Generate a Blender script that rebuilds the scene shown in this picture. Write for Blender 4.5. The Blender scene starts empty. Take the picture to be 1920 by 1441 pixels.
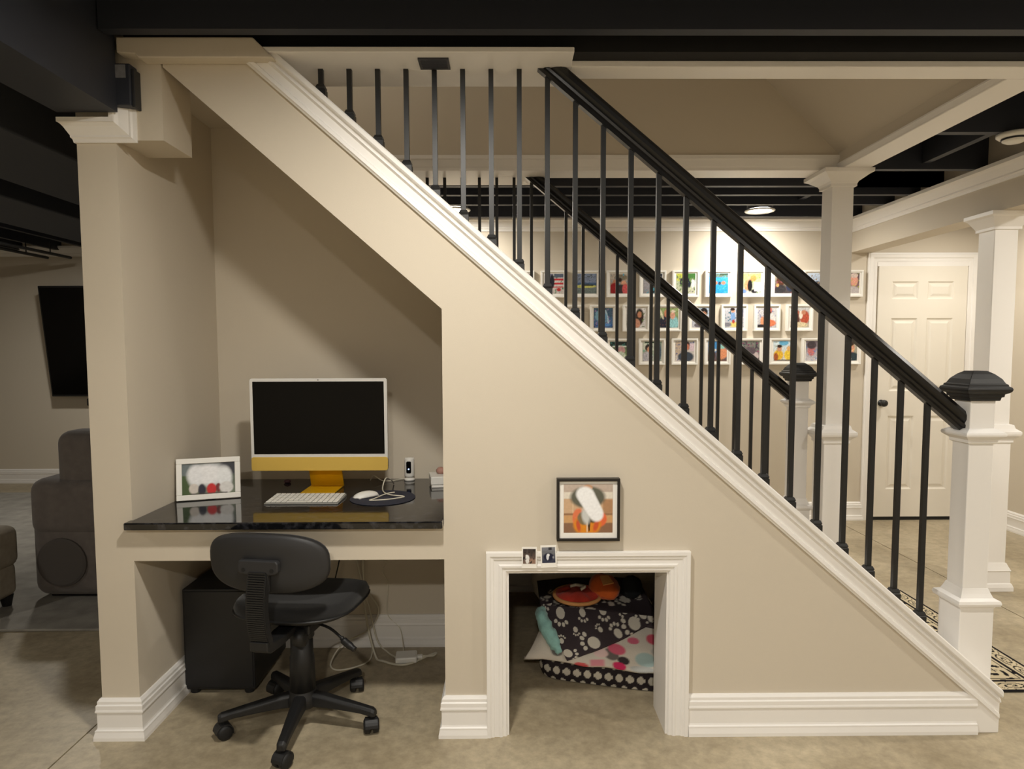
import bpy, bmesh, math, random
from mathutils import Vector, Matrix, noise as mnoise

random.seed(7)
SC = bpy.context.scene
COL = SC.collection
PI = math.pi

# ------------------------------------------------------------------ camera
F_PX, PPX, PPY = 1280.0, 960.0, 744.0          # focal length and principal point for a 1920x1441 frame
pitch, yaw, roll = math.atan(89 / F_PX), 0.0086, 0.0029
fwd = Vector((math.sin(yaw) * math.cos(pitch), math.cos(yaw) * math.cos(pitch), -math.sin(pitch)))
rt0 = Vector((math.cos(yaw), -math.sin(yaw), 0)); up0 = rt0.cross(fwd)
rt = (rt0 * math.cos(roll) - up0 * math.sin(roll)).normalized(); up = rt.cross(fwd)
cd = bpy.data.cameras.new('camera'); cam = bpy.data.objects.new('camera', cd); COL.objects.link(cam)
cam.matrix_world = Matrix(((rt.x, up.x, -fwd.x, 0), (rt.y, up.y, -fwd.y, -2.38), (rt.z, up.z, -fwd.z, 1.39), (0, 0, 0, 1)))
cd.sensor_fit = 'HORIZONTAL'; cd.sensor_width = 36.0; cd.lens = F_PX / 1920 * 36
cd.shift_y = (PPY - 720.5) / 1920; cd.clip_start = 0.02; cd.clip_end = 60
SC.camera = cam

# ------------------------------------------------------------------ world, exposure, large lights
w = bpy.data.worlds.new('world'); SC.world = w; w.use_nodes = True
w.node_tree.nodes['Background'].inputs[0].default_value = (0.9, 0.95, 1.0, 1)
w.node_tree.nodes['Background'].inputs[1].default_value = 0.03
SC.view_settings.view_transform = 'Standard'; SC.view_settings.look = 'None'
SC.view_settings.exposure = 1.0; SC.view_settings.gamma = 1.0
SC.view_settings.use_curve_mapping = False
WARM = (1.0, 0.945, 0.85)
#           x      y      z      watts  label
CANS = [(-0.2, -1.0, 2.39, 14.5, 'recessed ceiling light in front of the desk niche'),
        (2.45, -1.05, 2.39, 8.5, 'recessed ceiling light in front of the stair foot'),
        (-3.6, -1.05, 2.39, 7, 'recessed ceiling light beside the left sofa area'),
        (-0.1, -3.7, 2.39, 30, 'recessed ceiling light behind the viewer in the middle'),
        (-2.85, -3.7, 2.39, 33, 'recessed ceiling light behind the viewer on the left'),
        (2.45, -3.7, 2.39, 18, 'recessed ceiling light behind the viewer on the right'),
        (1.86, 2.68, 2.395, 9, 'lit recessed ceiling light before the photo wall near the white column'),
        (-0.36, 2.64, 2.395, 8, 'lit recessed ceiling light glimpsed above the stair trim'),
        (3.38, 2.3, 2.39, 6, 'recessed ceiling light before the white door'),
        (3.38, 0.2, 2.39, 14, 'recessed ceiling light over the right hallway floor'),
        (-3.6, 3.2, 2.39, 12, 'recessed ceiling light before the television wall')]

# ------------------------------------------------------------------ colour and material helpers
def L(r, g, b):
    f = lambda c: (c / 255 / 12.92) if c / 255 <= 0.04045 else ((c / 255 + 0.055) / 1.055) ** 2.4
    return (f(r), f(g), f(b))
MATS = {}
def mat(name, col, rough=0.5, metal=0.0, spec=0.5, bump=0.0, bscale=300.0, var=0.0, vscale=4.0, coat=0.0, emit=None, estr=0.0, sheen=0.0):
    if name in MATS: return MATS[name]
    m = bpy.data.materials.new(name); m.use_nodes = True; nt = m.node_tree; N = nt.nodes; b = N['Principled BSDF']
    c = L(*col)
    b.inputs['Base Color'].default_value = (*c, 1); b.inputs['Roughness'].default_value = rough
    b.inputs['Metallic'].default_value = metal; b.inputs['Specular IOR Level'].default_value = spec
    if coat: b.inputs['Coat Weight'].default_value = coat; b.inputs['Coat Roughness'].default_value = 0.08
    if sheen: b.inputs['Sheen Weight'].default_value = sheen
    if emit: b.inputs['Emission Color'].default_value = (*emit, 1); b.inputs['Emission Strength'].default_value = estr
    if bump or var:
        tc = N.new('ShaderNodeTexCoord')
        if bump:
            t = N.new('ShaderNodeTexNoise'); t.inputs['Scale'].default_value = bscale; t.inputs['Detail'].default_value = 3
            nt.links.new(tc.outputs['Object'], t.inputs['Vector'])
            bp = N.new('ShaderNodeBump'); bp.inputs['Strength'].default_value = bump; bp.inputs['Distance'].default_value = 0.002
            nt.links.new(t.outputs['Fac'], bp.inputs['Height']); nt.links.new(bp.outputs['Normal'], b.inputs['Normal'])
        if var:
            t = N.new('ShaderNodeTexNoise'); t.inputs['Scale'].default_value = vscale; t.inputs['Detail'].default_value = 5
            nt.links.new(tc.outputs['Object'], t.inputs['Vector'])
            r = N.new('ShaderNodeValToRGB'); e = r.color_ramp.elements
            e[0].position = 0.3; e[1].position = 0.7
            e[0].color = (*[x * (1 - var) for x in c], 1); e[1].color = (*[min(1, x * (1 + var)) for x in c], 1)
            nt.links.new(t.outputs['Fac'], r.inputs['Fac']); nt.links.new(r.outputs['Color'], b.inputs['Base Color'])
    MATS[name] = m; return m

PAINT = mat('beige_wall_paint', (207, 197, 180), 0.75, bump=0.10, bscale=420)
TRIM = mat('white_trim_paint', (240, 237, 233), 0.42)
BLACKC = mat('black_ceiling_paint', (56, 60, 70), 0.65, bump=0.25, bscale=60)  # black paint, lifted towards blue to take in lens haze
BLACKB = mat('black_beam_paint', (42, 45, 54), 0.55)  # beam black with the same bluish lens haze mixed in
BLACKR = mat('shaded_black_paint', (11, 11, 13), 0.8)  # same ceiling black, darkened to imitate shade on the rim joist
IRON = mat('black_wrought_iron', (30, 30, 30), 0.42, spec=0.45)
RAILM = mat('black_stained_rail', (20, 19, 19), 0.28, spec=0.5)
CAPM = mat('black_satin_cap', (26, 26, 27), 0.55)
PLASTIC = mat('black_plastic', (24, 24, 25), 0.5)
RUBBER = mat('black_rubber', (16, 16, 17), 0.6)
CHAIRF = mat('black_chair_fabric', (17, 17, 19), 0.85, bump=0.5, bscale=900, sheen=0.15)
GREYPL = mat('charcoal_plastic', (40, 40, 42), 0.55)
CABM = mat('black_cabinet_laminate', (26, 26, 28), 0.45)
WHITEPL = mat('white_plastic', (236, 234, 228), 0.35)
OFFW = mat('white_cable_sheath', (214, 208, 190), 0.5)
SILVER = mat('pale_aluminium_bezel', (228, 226, 222), 0.35)
YEL = mat('yellow_aluminium_chin', (226, 190, 92), 0.38, metal=0.15)
YELD = mat('saturated_yellow_stand', (226, 176, 20), 0.35, metal=0.25)
SCREEN = mat('dark_screen_glass', (3, 3, 4), 0.12, spec=0.2)
WHITEF = mat('white_photo_frame', (240, 238, 232), 0.4)
MATB = mat('white_mat_board', (244, 241, 235), 0.8)
BLKF = mat('black_picture_frame', (24, 20, 18), 0.4)
NAVYPAD = mat('dark_navy_mousepad', (44, 46, 60), 0.8, bump=0.3, bscale=1500)
DOORM = mat('white_door_paint', (232, 226, 214), 0.4)
SOFAM = mat('charcoal_sofa_fabric', (108, 101, 97), 0.95, bump=0.7, bscale=500, var=0.12, vscale=20, sheen=0.2)
SOFAD = mat('dark_sofa_side_panel', (84, 79, 76), 0.95, bump=0.5, bscale=500)
OTTM = mat('taupe_ottoman_fabric', (158, 149, 134), 0.95, bump=0.6, bscale=500, var=0.1, vscale=25)
CARPET = mat('light_grey_area_rug', (150, 146, 138), 1.0, bump=1.0, bscale=250, var=0.18, vscale=9)
LENS = mat('lit_lamp_lens', (255, 255, 255), 0.5, emit=(1.0, 0.9, 0.74), estr=9.0)
GLASS = mat('clear_glazing', (255, 255, 255), 0.05)
STICK = mat('grey_paper_sticker', (118, 118, 120), 0.8, var=0.15, vscale=60)
METAL = mat('brushed_metal', (150, 150, 150), 0.35, metal=0.9)
LEDB = mat('blue_led', (60, 90, 255), 0.4, emit=(0.25, 0.4, 1.0), estr=4.0)
GRILLE = mat('dark_vent_metal', (62, 62, 66), 0.4, metal=0.6)

def granite():
    m = bpy.data.materials.new('polished_black_granite'); m.use_nodes = True; nt = m.node_tree; N = nt.nodes; b = N['Principled BSDF']
    tc = N.new('ShaderNodeTexCoord'); v = N.new('ShaderNodeTexVoronoi'); v.inputs['Scale'].default_value = 130
    n = N.new('ShaderNodeTexNoise'); n.inputs['Scale'].default_value = 40; n.inputs['Detail'].default_value = 6
    nt.links.new(tc.outputs['Object'], v.inputs['Vector']); nt.links.new(tc.outputs['Object'], n.inputs['Vector'])
    r = N.new('ShaderNodeValToRGB'); e = r.color_ramp.elements
    e[0].position = 0.45; e[0].color = (*L(18, 18, 20), 1); e[1].position = 0.75; e[1].color = (*L(58, 58, 62), 1)
    nt.links.new(n.outputs['Fac'], r.inputs['Fac']); nt.links.new(r.outputs['Color'], b.inputs['Base Color'])
    b.inputs['Roughness'].default_value = 0.07; b.inputs['Specular IOR Level'].default_value = 0.6
    return m
GRAN = granite()

def concrete():
    m = bpy.data.materials.new('stained_sealed_concrete'); m.use_nodes = True; nt = m.node_tree; N = nt.nodes; b = N['Principled BSDF']
    tc = N.new('ShaderNodeTexCoord')
    n1 = N.new('ShaderNodeTexNoise'); n1.inputs['Scale'].default_value = 1.6; n1.inputs['Detail'].default_value = 6; n1.inputs['Roughness'].default_value = 0.6
    n2 = N.new('ShaderNodeTexNoise'); n2.inputs['Scale'].default_value = 22; n2.inputs['Detail'].default_value = 8; n2.inputs['Roughness'].default_value = 0.7
    for n in (n1, n2): nt.links.new(tc.outputs['Object'], n.inputs['Vector'])
    r1 = N.new('ShaderNodeValToRGB'); e = r1.color_ramp.elements
    e[0].position = 0.32; e[0].color = (*L(154, 140, 114), 1); e[1].position = 0.7; e[1].color = (*L(190, 177, 151), 1)
    r2 = N.new('ShaderNodeValToRGB'); e = r2.color_ramp.elements
    e[0].position = 0.3; e[0].color = (0.72, 0.72, 0.72, 1); e[1].position = 0.68; e[1].color = (1.12, 1.12, 1.12, 1)
    nt.links.new(n1.outputs['Fac'], r1.inputs['Fac']); nt.links.new(n2.outputs['Fac'], r2.inputs['Fac'])
    mx = N.new('ShaderNodeMix'); mx.data_type = 'RGBA'; mx.blend_type = 'MULTIPLY'; mx.inputs['Factor'].default_value = 1
    nt.links.new(r1.outputs['Color'], mx.inputs[6]); nt.links.new(r2.outputs['Color'], mx.inputs[7])
    nt.links.new(mx.outputs[2], b.inputs['Base Color'])
    b.inputs['Roughness'].default_value = 0.42; b.inputs['Specular IOR Level'].default_value = 0.35
    bp = N.new('ShaderNodeBump'); bp.inputs['Strength'].default_value = 0.08; bp.inputs['Distance'].default_value = 0.002
    nt.links.new(n2.outputs['Fac'], bp.inputs['Height']); nt.links.new(bp.outputs['Normal'], b.inputs['Normal'])
    return m
CONC = concrete()
GROUT = mat('dark_joint_filler', (92, 84, 68), 0.9)

def attr_mat(name, rough=0.6, bump=0.0, bscale=400, spec=0.3):
    m = bpy.data.materials.new(name); m.use_nodes = True; nt = m.node_tree; N = nt.nodes; b = N['Principled BSDF']
    a = N.new('ShaderNodeAttribute'); a.attribute_name = 'Col'
    nt.links.new(a.outputs['Color'], b.inputs['Base Color']); b.inputs['Roughness'].default_value = rough; b.inputs['Specular IOR Level'].default_value = spec
    if bump:
        tc = N.new('ShaderNodeTexCoord'); t = N.new('ShaderNodeTexNoise'); t.inputs['Scale'].default_value = bscale
        nt.links.new(tc.outputs['Object'], t.inputs['Vector'])
        bp = N.new('ShaderNodeBump'); bp.inputs['Strength'].default_value = bump; bp.inputs['Distance'].default_value = 0.003
        nt.links.new(t.outputs['Fac'], bp.inputs['Height']); nt.links.new(bp.outputs['Normal'], b.inputs['Normal'])
    return m
PRINT = attr_mat('photo_print', 0.35)
FLEECE = attr_mat('printed_fleece', 0.95, 0.5, 300, 0.1)
WOVEN = attr_mat('woven_pattern', 0.95, 0.6, 350, 0.1)

# ------------------------------------------------------------------ mesh helpers
class MB:
    def __init__(s): s.v = []; s.f = []; s.smooth = False; s.cols = None
    def add(s, vs, fs):
        o = len(s.v); s.v += [tuple(p) for p in vs]; s.f += [tuple(i + o for i in f) for f in fs]; return s
    def box(s, x0, x1, y0, y1, z0, z1):
        return s.add([(x0, y0, z0), (x1, y0, z0), (x1, y1, z0), (x0, y1, z0), (x0, y0, z1), (x1, y0, z1), (x1, y1, z1), (x0, y1, z1)],
                     [(0, 3, 2, 1), (4, 5, 6, 7), (0, 1, 5, 4), (1, 2, 6, 5), (2, 3, 7, 6), (3, 0, 4, 7)])
    def prism(s, poly, a0, a1, axis='y'):
        n = len(poly)
        mp = {'y': lambda p, a: (p[0], a, p[1]), 'z': lambda p, a: (p[0], p[1], a), 'x': lambda p, a: (a, p[0], p[1])}[axis]
        vs = [mp(p, a0) for p in poly] + [mp(p, a1) for p in poly]
        fs = [tuple(range(n)), tuple(range(2 * n - 1, n - 1, -1))] + [(i, i + n, (i + 1) % n + n, (i + 1) % n) for i in range(n)]
        return s.add(vs, fs)
    def rings(s, rings, cap0=True, cap1=True, close=True):
        n = len(rings[0]); vs = [p for r in rings for p in r]; fs = []
        for i in range(len(rings) - 1):
            for j in range(n if close else n - 1):
                k = (j + 1) % n; fs.append((i * n + j, i * n + k, (i + 1) * n + k, (i + 1) * n + j))
        if cap0: fs.append(tuple(range(n - 1, -1, -1)))
        if cap1: fs.append(tuple((len(rings) - 1) * n + j for j in range(n)))
        return s.add(vs, fs)
    def lathe(s, prof, cx=0, cy=0, n=24, axis='z', z0=0):
        rs = []
        for r, z in prof:
            ring = []
            for j in range(n):
                a = 2 * PI * j / n; u, v = r * math.cos(a), r * math.sin(a)
                if axis == 'z': ring.append((cx + u, cy + v, z0 + z))
                elif axis == 'x': ring.append((cx + z, cy + u, z0 + v))
                else: ring.append((cx + u, cy + z, z0 - v))
            rs.append(ring)
        return s.rings(rs)
    def square(s, prof, cx, cy):                    # stacked square sections (half, z)
        return s.rings([[(cx - h, cy - h, z), (cx + h, cy - h, z), (cx + h, cy + h, z), (cx - h, cy + h, z)] for h, z in prof])
    def tube(s, pts, r, n=8, sub=6):
        P = [Vector(p) for p in pts]; Q = []
        if sub > 1 and len(P) > 2:
            for i in range(len(P) - 1):
                p0 = P[max(i - 1, 0)]; p1 = P[i]; p2 = P[i + 1]; p3 = P[min(i + 2, len(P) - 1)]
                for k in range(sub):
                    t = k / sub
                    Q.append(0.5 * ((2 * p1) + (p2 - p0) * t + (2 * p0 - 5 * p1 + 4 * p2 - p3) * t * t + (3 * p1 - p0 - 3 * p2 + p3) * t ** 3))
            Q.append(P[-1])
        else: Q = P
        rs = []; prev = None
        for i, q in enumerate(Q):
            t = (Q[min(i + 1, len(Q) - 1)] - Q[max(i - 1, 0)]).normalized()
            if prev is None:
                a = Vector((0, 0, 1)) if abs(t.z) < 0.9 else Vector((1, 0, 0)); u = t.cross(a).normalized()
            else: u = (prev - t * prev.dot(t)).normalized()
            prev = u; vv = t.cross(u)
            rr = r[min(i * len(r) // len(Q), len(r) - 1)] if isinstance(r, (list, tuple)) else r
            rs.append([tuple(q + u * rr * math.cos(2 * PI * j / n) + vv * rr * math.sin(2 * PI * j / n)) for j in range(n)])
        s.rings(rs); s.smooth = True; return s
    def sweep(s, path, prof, mp, closed=False):     # prof (offset to the right of the path, out-of-plane)
        n = len(path); rings = []
        for i in range(n):
            p = Vector(path[i])
            d0 = (p - Vector(path[i - 1])).normalized() if (i > 0 or closed) else None
            d1 = (Vector(path[(i + 1) % n]) - p).normalized() if (i < n - 1 or closed) else None
            if d0 is None: d0 = d1
            if d1 is None: d1 = d0
            n0 = Vector((d0.y, -d0.x)); n1 = Vector((d1.y, -d1.x)); m = (n0 + n1)
            m = m / max(1e-6, 1 + n0.dot(n1))
            rings.append([mp(p.x + m.x * o, p.y + m.y * o, w_) for o, w_ in prof])
        return s.rings(rings)
    def build(s, name, material, parent=None, bevel=0.0, smooth=None, seg=2, sub=0, solid=0.0, loc=None, rotz=None):
        me = bpy.data.meshes.new(name); me.from_pydata(s.v, [], s.f); me.validate()
        bm = bmesh.new(); bm.from_mesh(me); bmesh.ops.recalc_face_normals(bm, faces=bm.faces); bm.to_mesh(me); bm.free()
        if s.cols:
            a = me.color_attributes.new('Col', 'FLOAT_COLOR', 'POINT')
            for i, c in enumerate(s.cols): a.data[i].color = (*c, 1)
        o = bpy.data.objects.new(name, me); COL.objects.link(o)
        me.materials.append(material)
        if parent: o.parent = parent
        if loc: o.location = loc
        if rotz is not None: o.rotation_euler = (0, 0, rotz)
        if solid:
            md = o.modifiers.new('solid', 'SOLIDIFY'); md.thickness = solid; md.offset = 0
        if bevel:
            md = o.modifiers.new('bevel', 'BEVEL'); md.width = bevel; md.segments = seg; md.limit_method = 'ANGLE'; md.angle_limit = 0.6
        if sub:
            md = o.modifiers.new('sub', 'SUBSURF'); md.levels = sub; md.render_levels = sub
        sm = s.smooth if smooth is None else smooth
        if sm or sub:
            for p in me.polygons: p.use_smooth = True
        elif bevel and bevel >= 0.008:
            for p in me.polygons: p.use_smooth = True
            md = o.modifiers.new('wn', 'WEIGHTED_NORMAL')
        return o
def box(name, material, x0, x1, y0, y1, z0, z1, parent=None, bevel=0.0, seg=2):
    return MB().box(x0, x1, y0, y1, z0, z1).build(name, material, parent, bevel, seg=seg)
def struct(o, label=None, cat=None):
    o['kind'] = 'structure'
    if label: o['label'] = label
    if cat: o['category'] = cat
    return o
def tag(o, label, cat, group=None):
    o['label'] = label; o['category'] = cat
    if group: o['group'] = group
    return o
def empty(name, loc, rotz=0.0):
    o = bpy.data.objects.new(name, None); COL.objects.link(o); o.location = loc; o.rotation_euler = (0, 0, rotz); o.empty_display_size = 0.05
    return o
def thing(name, label, cat, loc=(0, 0, 0), rotz=0.0, group=None):
    return tag(empty(name, loc, rotz), label, cat, group)
def copy_obj(o, parent=None):
    c = o.copy(); COL.objects.link(c)
    if parent is not None: c.parent = parent
    return c

# painted prints: colour attribute on a grid
def paint(shapes, u, v, seed=0, noise=0.0):
    c = [0.5, 0.5, 0.5]
    for s in shapes:
        k = s[0]; a = 0.0
        if k == 'bg':
            t = v; c0, c1 = L(*s[1]), L(*s[2]); c = [c1[i] * t + c0[i] * (1 - t) for i in range(3)]; continue
        if k == 'e':
            _, cx, cy, rx, ry, cc = s[:6]; an = s[6] if len(s) > 6 else 0; sf = s[7] if len(s) > 7 else 0.22
            dx, dy = u - cx, v - cy
            ca, sa = math.cos(an), math.sin(an); dx, dy = dx * ca + dy * sa, -dx * sa + dy * ca
            d = math.hypot(dx / rx, dy / ry); a = min(1, max(0, (1 + sf / 2 - d) / sf))
        elif k == 'r':
            _, x0, y0, x1, y1, cc = s; e = 0.02
            a = min(1, max(0, (u - x0) / e + .5)) * min(1, max(0, (x1 - u) / e + .5)) * min(1, max(0, (v - y0) / e + .5)) * min(1, max(0, (y1 - v) / e + .5))
        elif k == 'n':                               # blotches: scale, threshold, colour
            _, sc, th, cc = s
            n = mnoise.noise(Vector((u * sc + seed * 7.3, v * sc + seed * 3.1, seed * 1.7)))
            a = min(1, max(0, (n - th) * 5))
        lc = L(*cc); c = [c[i] * (1 - a) + lc[i] * a for i in range(3)]
    if noise:
        n = 1 + noise * mnoise.noise(Vector((u * 23 + seed, v * 23, seed * 2.2))); c = [min(1, max(0, x * n)) for x in c]
    return c
def print_plane(name, cx, y, cz, wd, ht, shapes, nx=28, nz=28, parent=None, seed=0, noise=0.25, material=None):
    m = MB(); m.cols = []
    for j in range(nz + 1):
        for i in range(nx + 1):
            u, v = i / nx, j / nz
            m.v.append((cx - wd / 2 + u * wd, y, cz - ht / 2 + v * ht)); m.cols.append(paint(shapes, u, v, seed, noise))
    for j in range(nz):
        for i in range(nx):
            a = j * (nx + 1) + i; m.f.append((a, a + 1, a + nx + 2, a + nx + 1))
    return m.build(name, material or PRINT, parent)
def frame_ring(m, x0, x1, z0, z1, wd, y0, y1):
    m.box(x0, x1, y0, y1, z1 - wd, z1); m.box(x0, x1, y0, y1, z0, z0 + wd)
    m.box(x0, x0 + wd, y0, y1, z0 + wd, z1 - wd); m.box(x1 - wd, x1, y0, y1, z0 + wd, z1 - wd); return m

# ------------------------------------------------------------------ key dimensions (metres)
S = 0.8707                                   # stair slope
top = lambda x: 1.7138 - S * x               # top of the sloping cap
sof = lambda x: 1.338 - S * x                # underside of the stair
ZO = 2.37                                    # underside of the stair-opening frame
WT = 0.19                                    # stair wall thickness
CS = math.cos(math.atan(S))

# ------------------------------------------------------------------ floor
fl = struct(box('floor', GROUT, -7, 7.2, -6, 5.2, -0.12, -0.006))
xs = [-7, -1.532, 2.668, 7.2]; ys = [-6, -2.9, 5.2]
for i in range(3):
    for j in range(2):
        box('concrete_slab', CONC, xs[i] + .003, xs[i + 1] - .003, ys[j] + .003, ys[j + 1] - .003, -0.006, 0, fl)

# ------------------------------------------------------------------ walls
m = MB().prism([(-0.222, 0), (-0.222, sof(-0.222)), (-1.152, sof(-1.152)), (-1.152, 2.385), (-0.79, 2.385), (-0.75, top(-0.75) - .02), (1.765, top(1.765) - .02), (1.765, 0),
                (0.578, 0), (0.578, 0.603), (0.0, 0.603), (0.0, 0)], 0, WT)
struct(m.build('wall_front', PAINT), 'beige stair wall with sloping top, desk niche and low pet doorway')
struct(box('wall_left', PAINT, -1.452, -1.318, 0, 1.78, 0, 2.40), 'beige end wall at the left of the desk niche')
m = MB().prism([(-1.318, 0), (-1.318, 2.38), (-1.19, 2.38), (-0.13, sof(-0.13) + .05), (-0.13, 0)], 0.76, 0.82)
struct(m.build('wall_niche_back', PAINT), 'beige rear wall of the desk niche')
struct(box('ceiling_niche', PAINT, -1.318, -1.16, WT, 0.76, 2.38, 2.42), 'small flat beige ceiling at the top left of the niche')
struct(box('wall_niche_right', PAINT, -0.222, -0.13, WT, 0.76, 0, sof(-0.13) - .005), 'beige right side wall of the desk niche')
m = MB().prism([(-1.318, sof(-1.318)), (-1.318, sof(-1.318) + .10), (1.05, sof(1.05) + .10), (1.05, sof(1.05))], WT, 1.51)
struct(m.build('ceiling_soffit', PAINT), 'sloping underside of the stair')
m = MB().prism([(-0.13, 0), (-0.13, sof(-0.13)), (1.5, sof(1.5)), (1.5, 0)], 1.48, 1.51)
struct(m.build('wall_nook_back', PAINT), 'rear wall of the under-stair pet nook')
m = MB().prism([(-1.318, 0), (-1.318, 2.36), (-0.75, top(-0.75) - .02), (1.765, top(1.765) - .02), (1.765, 0)], 1.51, 1.70)
struct(m.build('wall_stair_far', PAINT), 'far stair knee wall')
struct(box('wall_back', PAINT, -1.452, 3.95, 3.07, 3.17, 0, 2.62), 'beige rear wall hung with white photo frames')
struct(box('wall_right', PAINT, 3.85, 3.95, -6, 3.07, 0, 2.62), 'beige wall of the right hallway')
struct(box('wall_television', PAINT, -7, -1.452, 4.79, 4.89, 0, 2.62), 'beige wall behind the television')
struct(box('wall_partition', PAINT, -1.552, -1.452, 1.78, 4.79, 0, 2.62), 'beige partition beyond the stair')
struct(box('wall_far_left', PAINT, -7.1, -7, -6, 4.89, 0, 2.62), 'beige wall at the far left of the basement')
struct(box('wall_behind', PAINT, -7.1, 3.95, -6.1, -6, 0, 2.62), 'beige wall behind the viewer')

# chase box at the niche's top left corner
struct(box('trim_chase_box', PAINT, -1.318, -1.158, 0.0, 0.21, 2.10, 2.40), 'beige boxed-in chase at the top left of the niche')

# ------------------------------------------------------------------ ceiling: deck, joists, stair opening
ce = struct(MB().box(-7, -1.32, -6, 5.2, 2.64, 2.70).box(-1.32, 1.99, -6, 0.05, 2.64, 2.70).box(-1.32, 1.99, 1.62, 5.2, 2.64, 2.70).box(1.99, 3.95, -6, 5.2, 2.64, 2.70).build('ceiling', BLACKC), 'black painted open-joist ceiling')
for yj in (-0.125, -0.525, -1.32, -1.72, -2.12, -2.52, -2.75, -3.5, -3.9, -4.3, -4.7, -5.1, -5.5):
    box('joist', BLACKB, -1.28, 2.729, yj - .022, yj + .022, 2.40, 2.64, ce)
for yj in (1.95, 2.19, 2.49, 2.93): box('joist', BLACKB, -1.44, 2.73, yj - .022, yj + .022, 2.40, 2.64, ce)
for yj in (0.35, 0.90, 1.56, 1.95): box('joist', BLACKB, 2.0, 2.729, yj - .022, yj + .022, 2.40, 2.64, ce)
for xj in (-3.4, -3.8, -4.2, -4.6, -5.0, -5.4, -5.8, -6.2): box('joist', BLACKB, xj - .022, xj + .022, -6, 4.79, 2.42, 2.64, ce)
for (x0, x1, y0, y1) in ((0.6, 0.64, 1.97, 2.17), (2.05, 2.09, 2.21, 2.47), (2.35, 2.39, 0.93, 1.53)):
    box('joist_bridging', BLACKB, x0, x1, y0, y1, 2.43, 2.60, ce)
struct(box('trim_rim_joist', BLACKR, -1.28, 2.729, 0.0, 0.07, 2.392, 2.64), 'black rim joist above the stair opening')
# black ducts and bulkheads running away on the left
tag(box('ceiling_duct', BLACKC, -2.33, -1.79, -3.4, 4.7, 2.18, 2.40, bevel=.01), 'wide black painted ceiling duct nearest the beige column', 'duct')
tag(box('ceiling_duct', BLACKC, -3.12, -2.58, -3.4, 4.7, 2.18, 2.40, bevel=.01), 'black painted ceiling duct above the sofa side, further left', 'duct')
struct(box('trim_bulkhead', BLACKB, -1.485, -1.285, -6, -0.045, 2.178, 2.64), 'black bulkhead running forward over the beige column')
# junction box with sticker
jb = thing('junction_box', 'black metal box with a grey sticker above the beige column', 'box', (-1.274, -0.02, 2.2))
box('body', BLACKB, -0.038, 0.036, -0.028, 0.02, 0.0, 0.135, jb, .004)
box('bracket', GREYPL, 0.036, 0.046, -0.02, 0.02, -0.004, 0.12, jb, .002)
box('sticker', STICK, -0.033, 0.022, -0.030, -0.028, 0.088, 0.13, jb)

# frame boards round the stair opening (undersides face down)
struct(box('trim_opening_near_wide', TRIM, -0.80, 0.23, -0.05, 0.25, ZO, 2.388, bevel=.003), 'wide white soffit board where the upper balusters end')
struct(box('trim_opening_near', TRIM, 0.23, 1.985, 0.068, 0.175, ZO, 2.392, bevel=.003), 'narrow white board along the near edge of the stair opening')
struct(box('trim_opening_right', TRIM, 1.835, 1.985, 0.175, 1.452, ZO, 2.392, bevel=.003), 'white board along the right edge of the stair opening')
struct(box('trim_opening_far', TRIM, 0.24, 1.985, 1.45, 1.61, ZO, 2.392), 'narrow white board along the far edge of the stair opening')
struct(box('trim_opening_far_wide', TRIM, -1.3, 0.24, 1.45, 1.78, ZO, 2.392), 'wide white board along the far edge of the stair opening')
CROWN = [(0, 0), (0, -.08), (.008, -.08), (.012, -.066), (.02, -.058), (.036, -.035), (.045, -.022), (.052, -.02), (.052, 0)]
m = MB().sweep([(-1.3, 1.45), (1.835, 1.45)], [(o * .35, z + 2.45) for o, z in CROWN], lambda a, b, c: (a, b, c))
struct(m.build('trim_shaft_far', TRIM), 'white crown band on the far side of the stair opening')
m = MB().sweep([(1.835, 1.45), (1.835, 0.18)], [(o * .2, z * .4 + 2.404) for o, z in CROWN], lambda a, b, c: (a, b, c))
struct(m.build('trim_shaft_right', TRIM), 'thin white bead on the right side of the stair opening')
# shaft walls above
struct(box('wall_shaft_far', PAINT, -1.5, 2.0, 1.45, 1.60, 2.392, 4.8), 'beige far wall of the stair shaft')
struct(box('wall_shaft_near', PAINT, -1.5, 2.0, 0.10, 0.17, 2.392, 4.8), 'beige near wall of the stair shaft')
struct(box('wall_shaft_right', PAINT, 1.835, 1.98, 0.17, 1.45, 2.392, 2.56), 'low beige right wall of the stair shaft')
m = MB().prism([(1.84, 2.458), (1.84, 2.56), (-0.5, 4.82), (-0.5, 4.72)], 0.17, 1.45)
struct(m.build('ceiling_shaft_slope', PAINT), 'sloping beige ceiling of the stair shaft')
struct(box('wall_shaft_left', PAINT, -1.5, -1.4, 0.17, 1.45, 2.4, 4.8)); struct(box('ceiling_shaft', PAINT, -1.5, -0.45, 0.1, 1.6, 4.7, 4.8))

# header board at the upper left
m = MB().prism([(-1.276, 2.416), (-0.829, 2.416), (-0.762, 2.350), (-1.205, 2.350), (-1.215, 2.362), (-1.276, 2.366)], -0.055, 0.0)
struct(m.build('trim_header', PAINT, bevel=.004), 'beige header board at the top of the desk niche')

# ------------------------------------------------------------------ staircase between the knee walls
st = struct(empty('staircase', (0, 0, 0)), 'straight staircase between the two knee walls')
TREAD = mat('beige_stair_carpet', (168, 154, 130), 1.0, bump=0.8, bscale=300)
nz = lambda x: 1.59 - S * x
for i in range(12):
    xr = (1.59 - .19 * (i + 1)) / S
    box('tread', TREAD, xr - .2182, xr + .02, WT, 1.51, .19 * (i + 1) - .03, .19 * (i + 1), st)
    box('riser', TREAD, xr - .02, xr, WT, 1.51, .19 * i, .19 * (i + 1) - .03, st)

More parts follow.
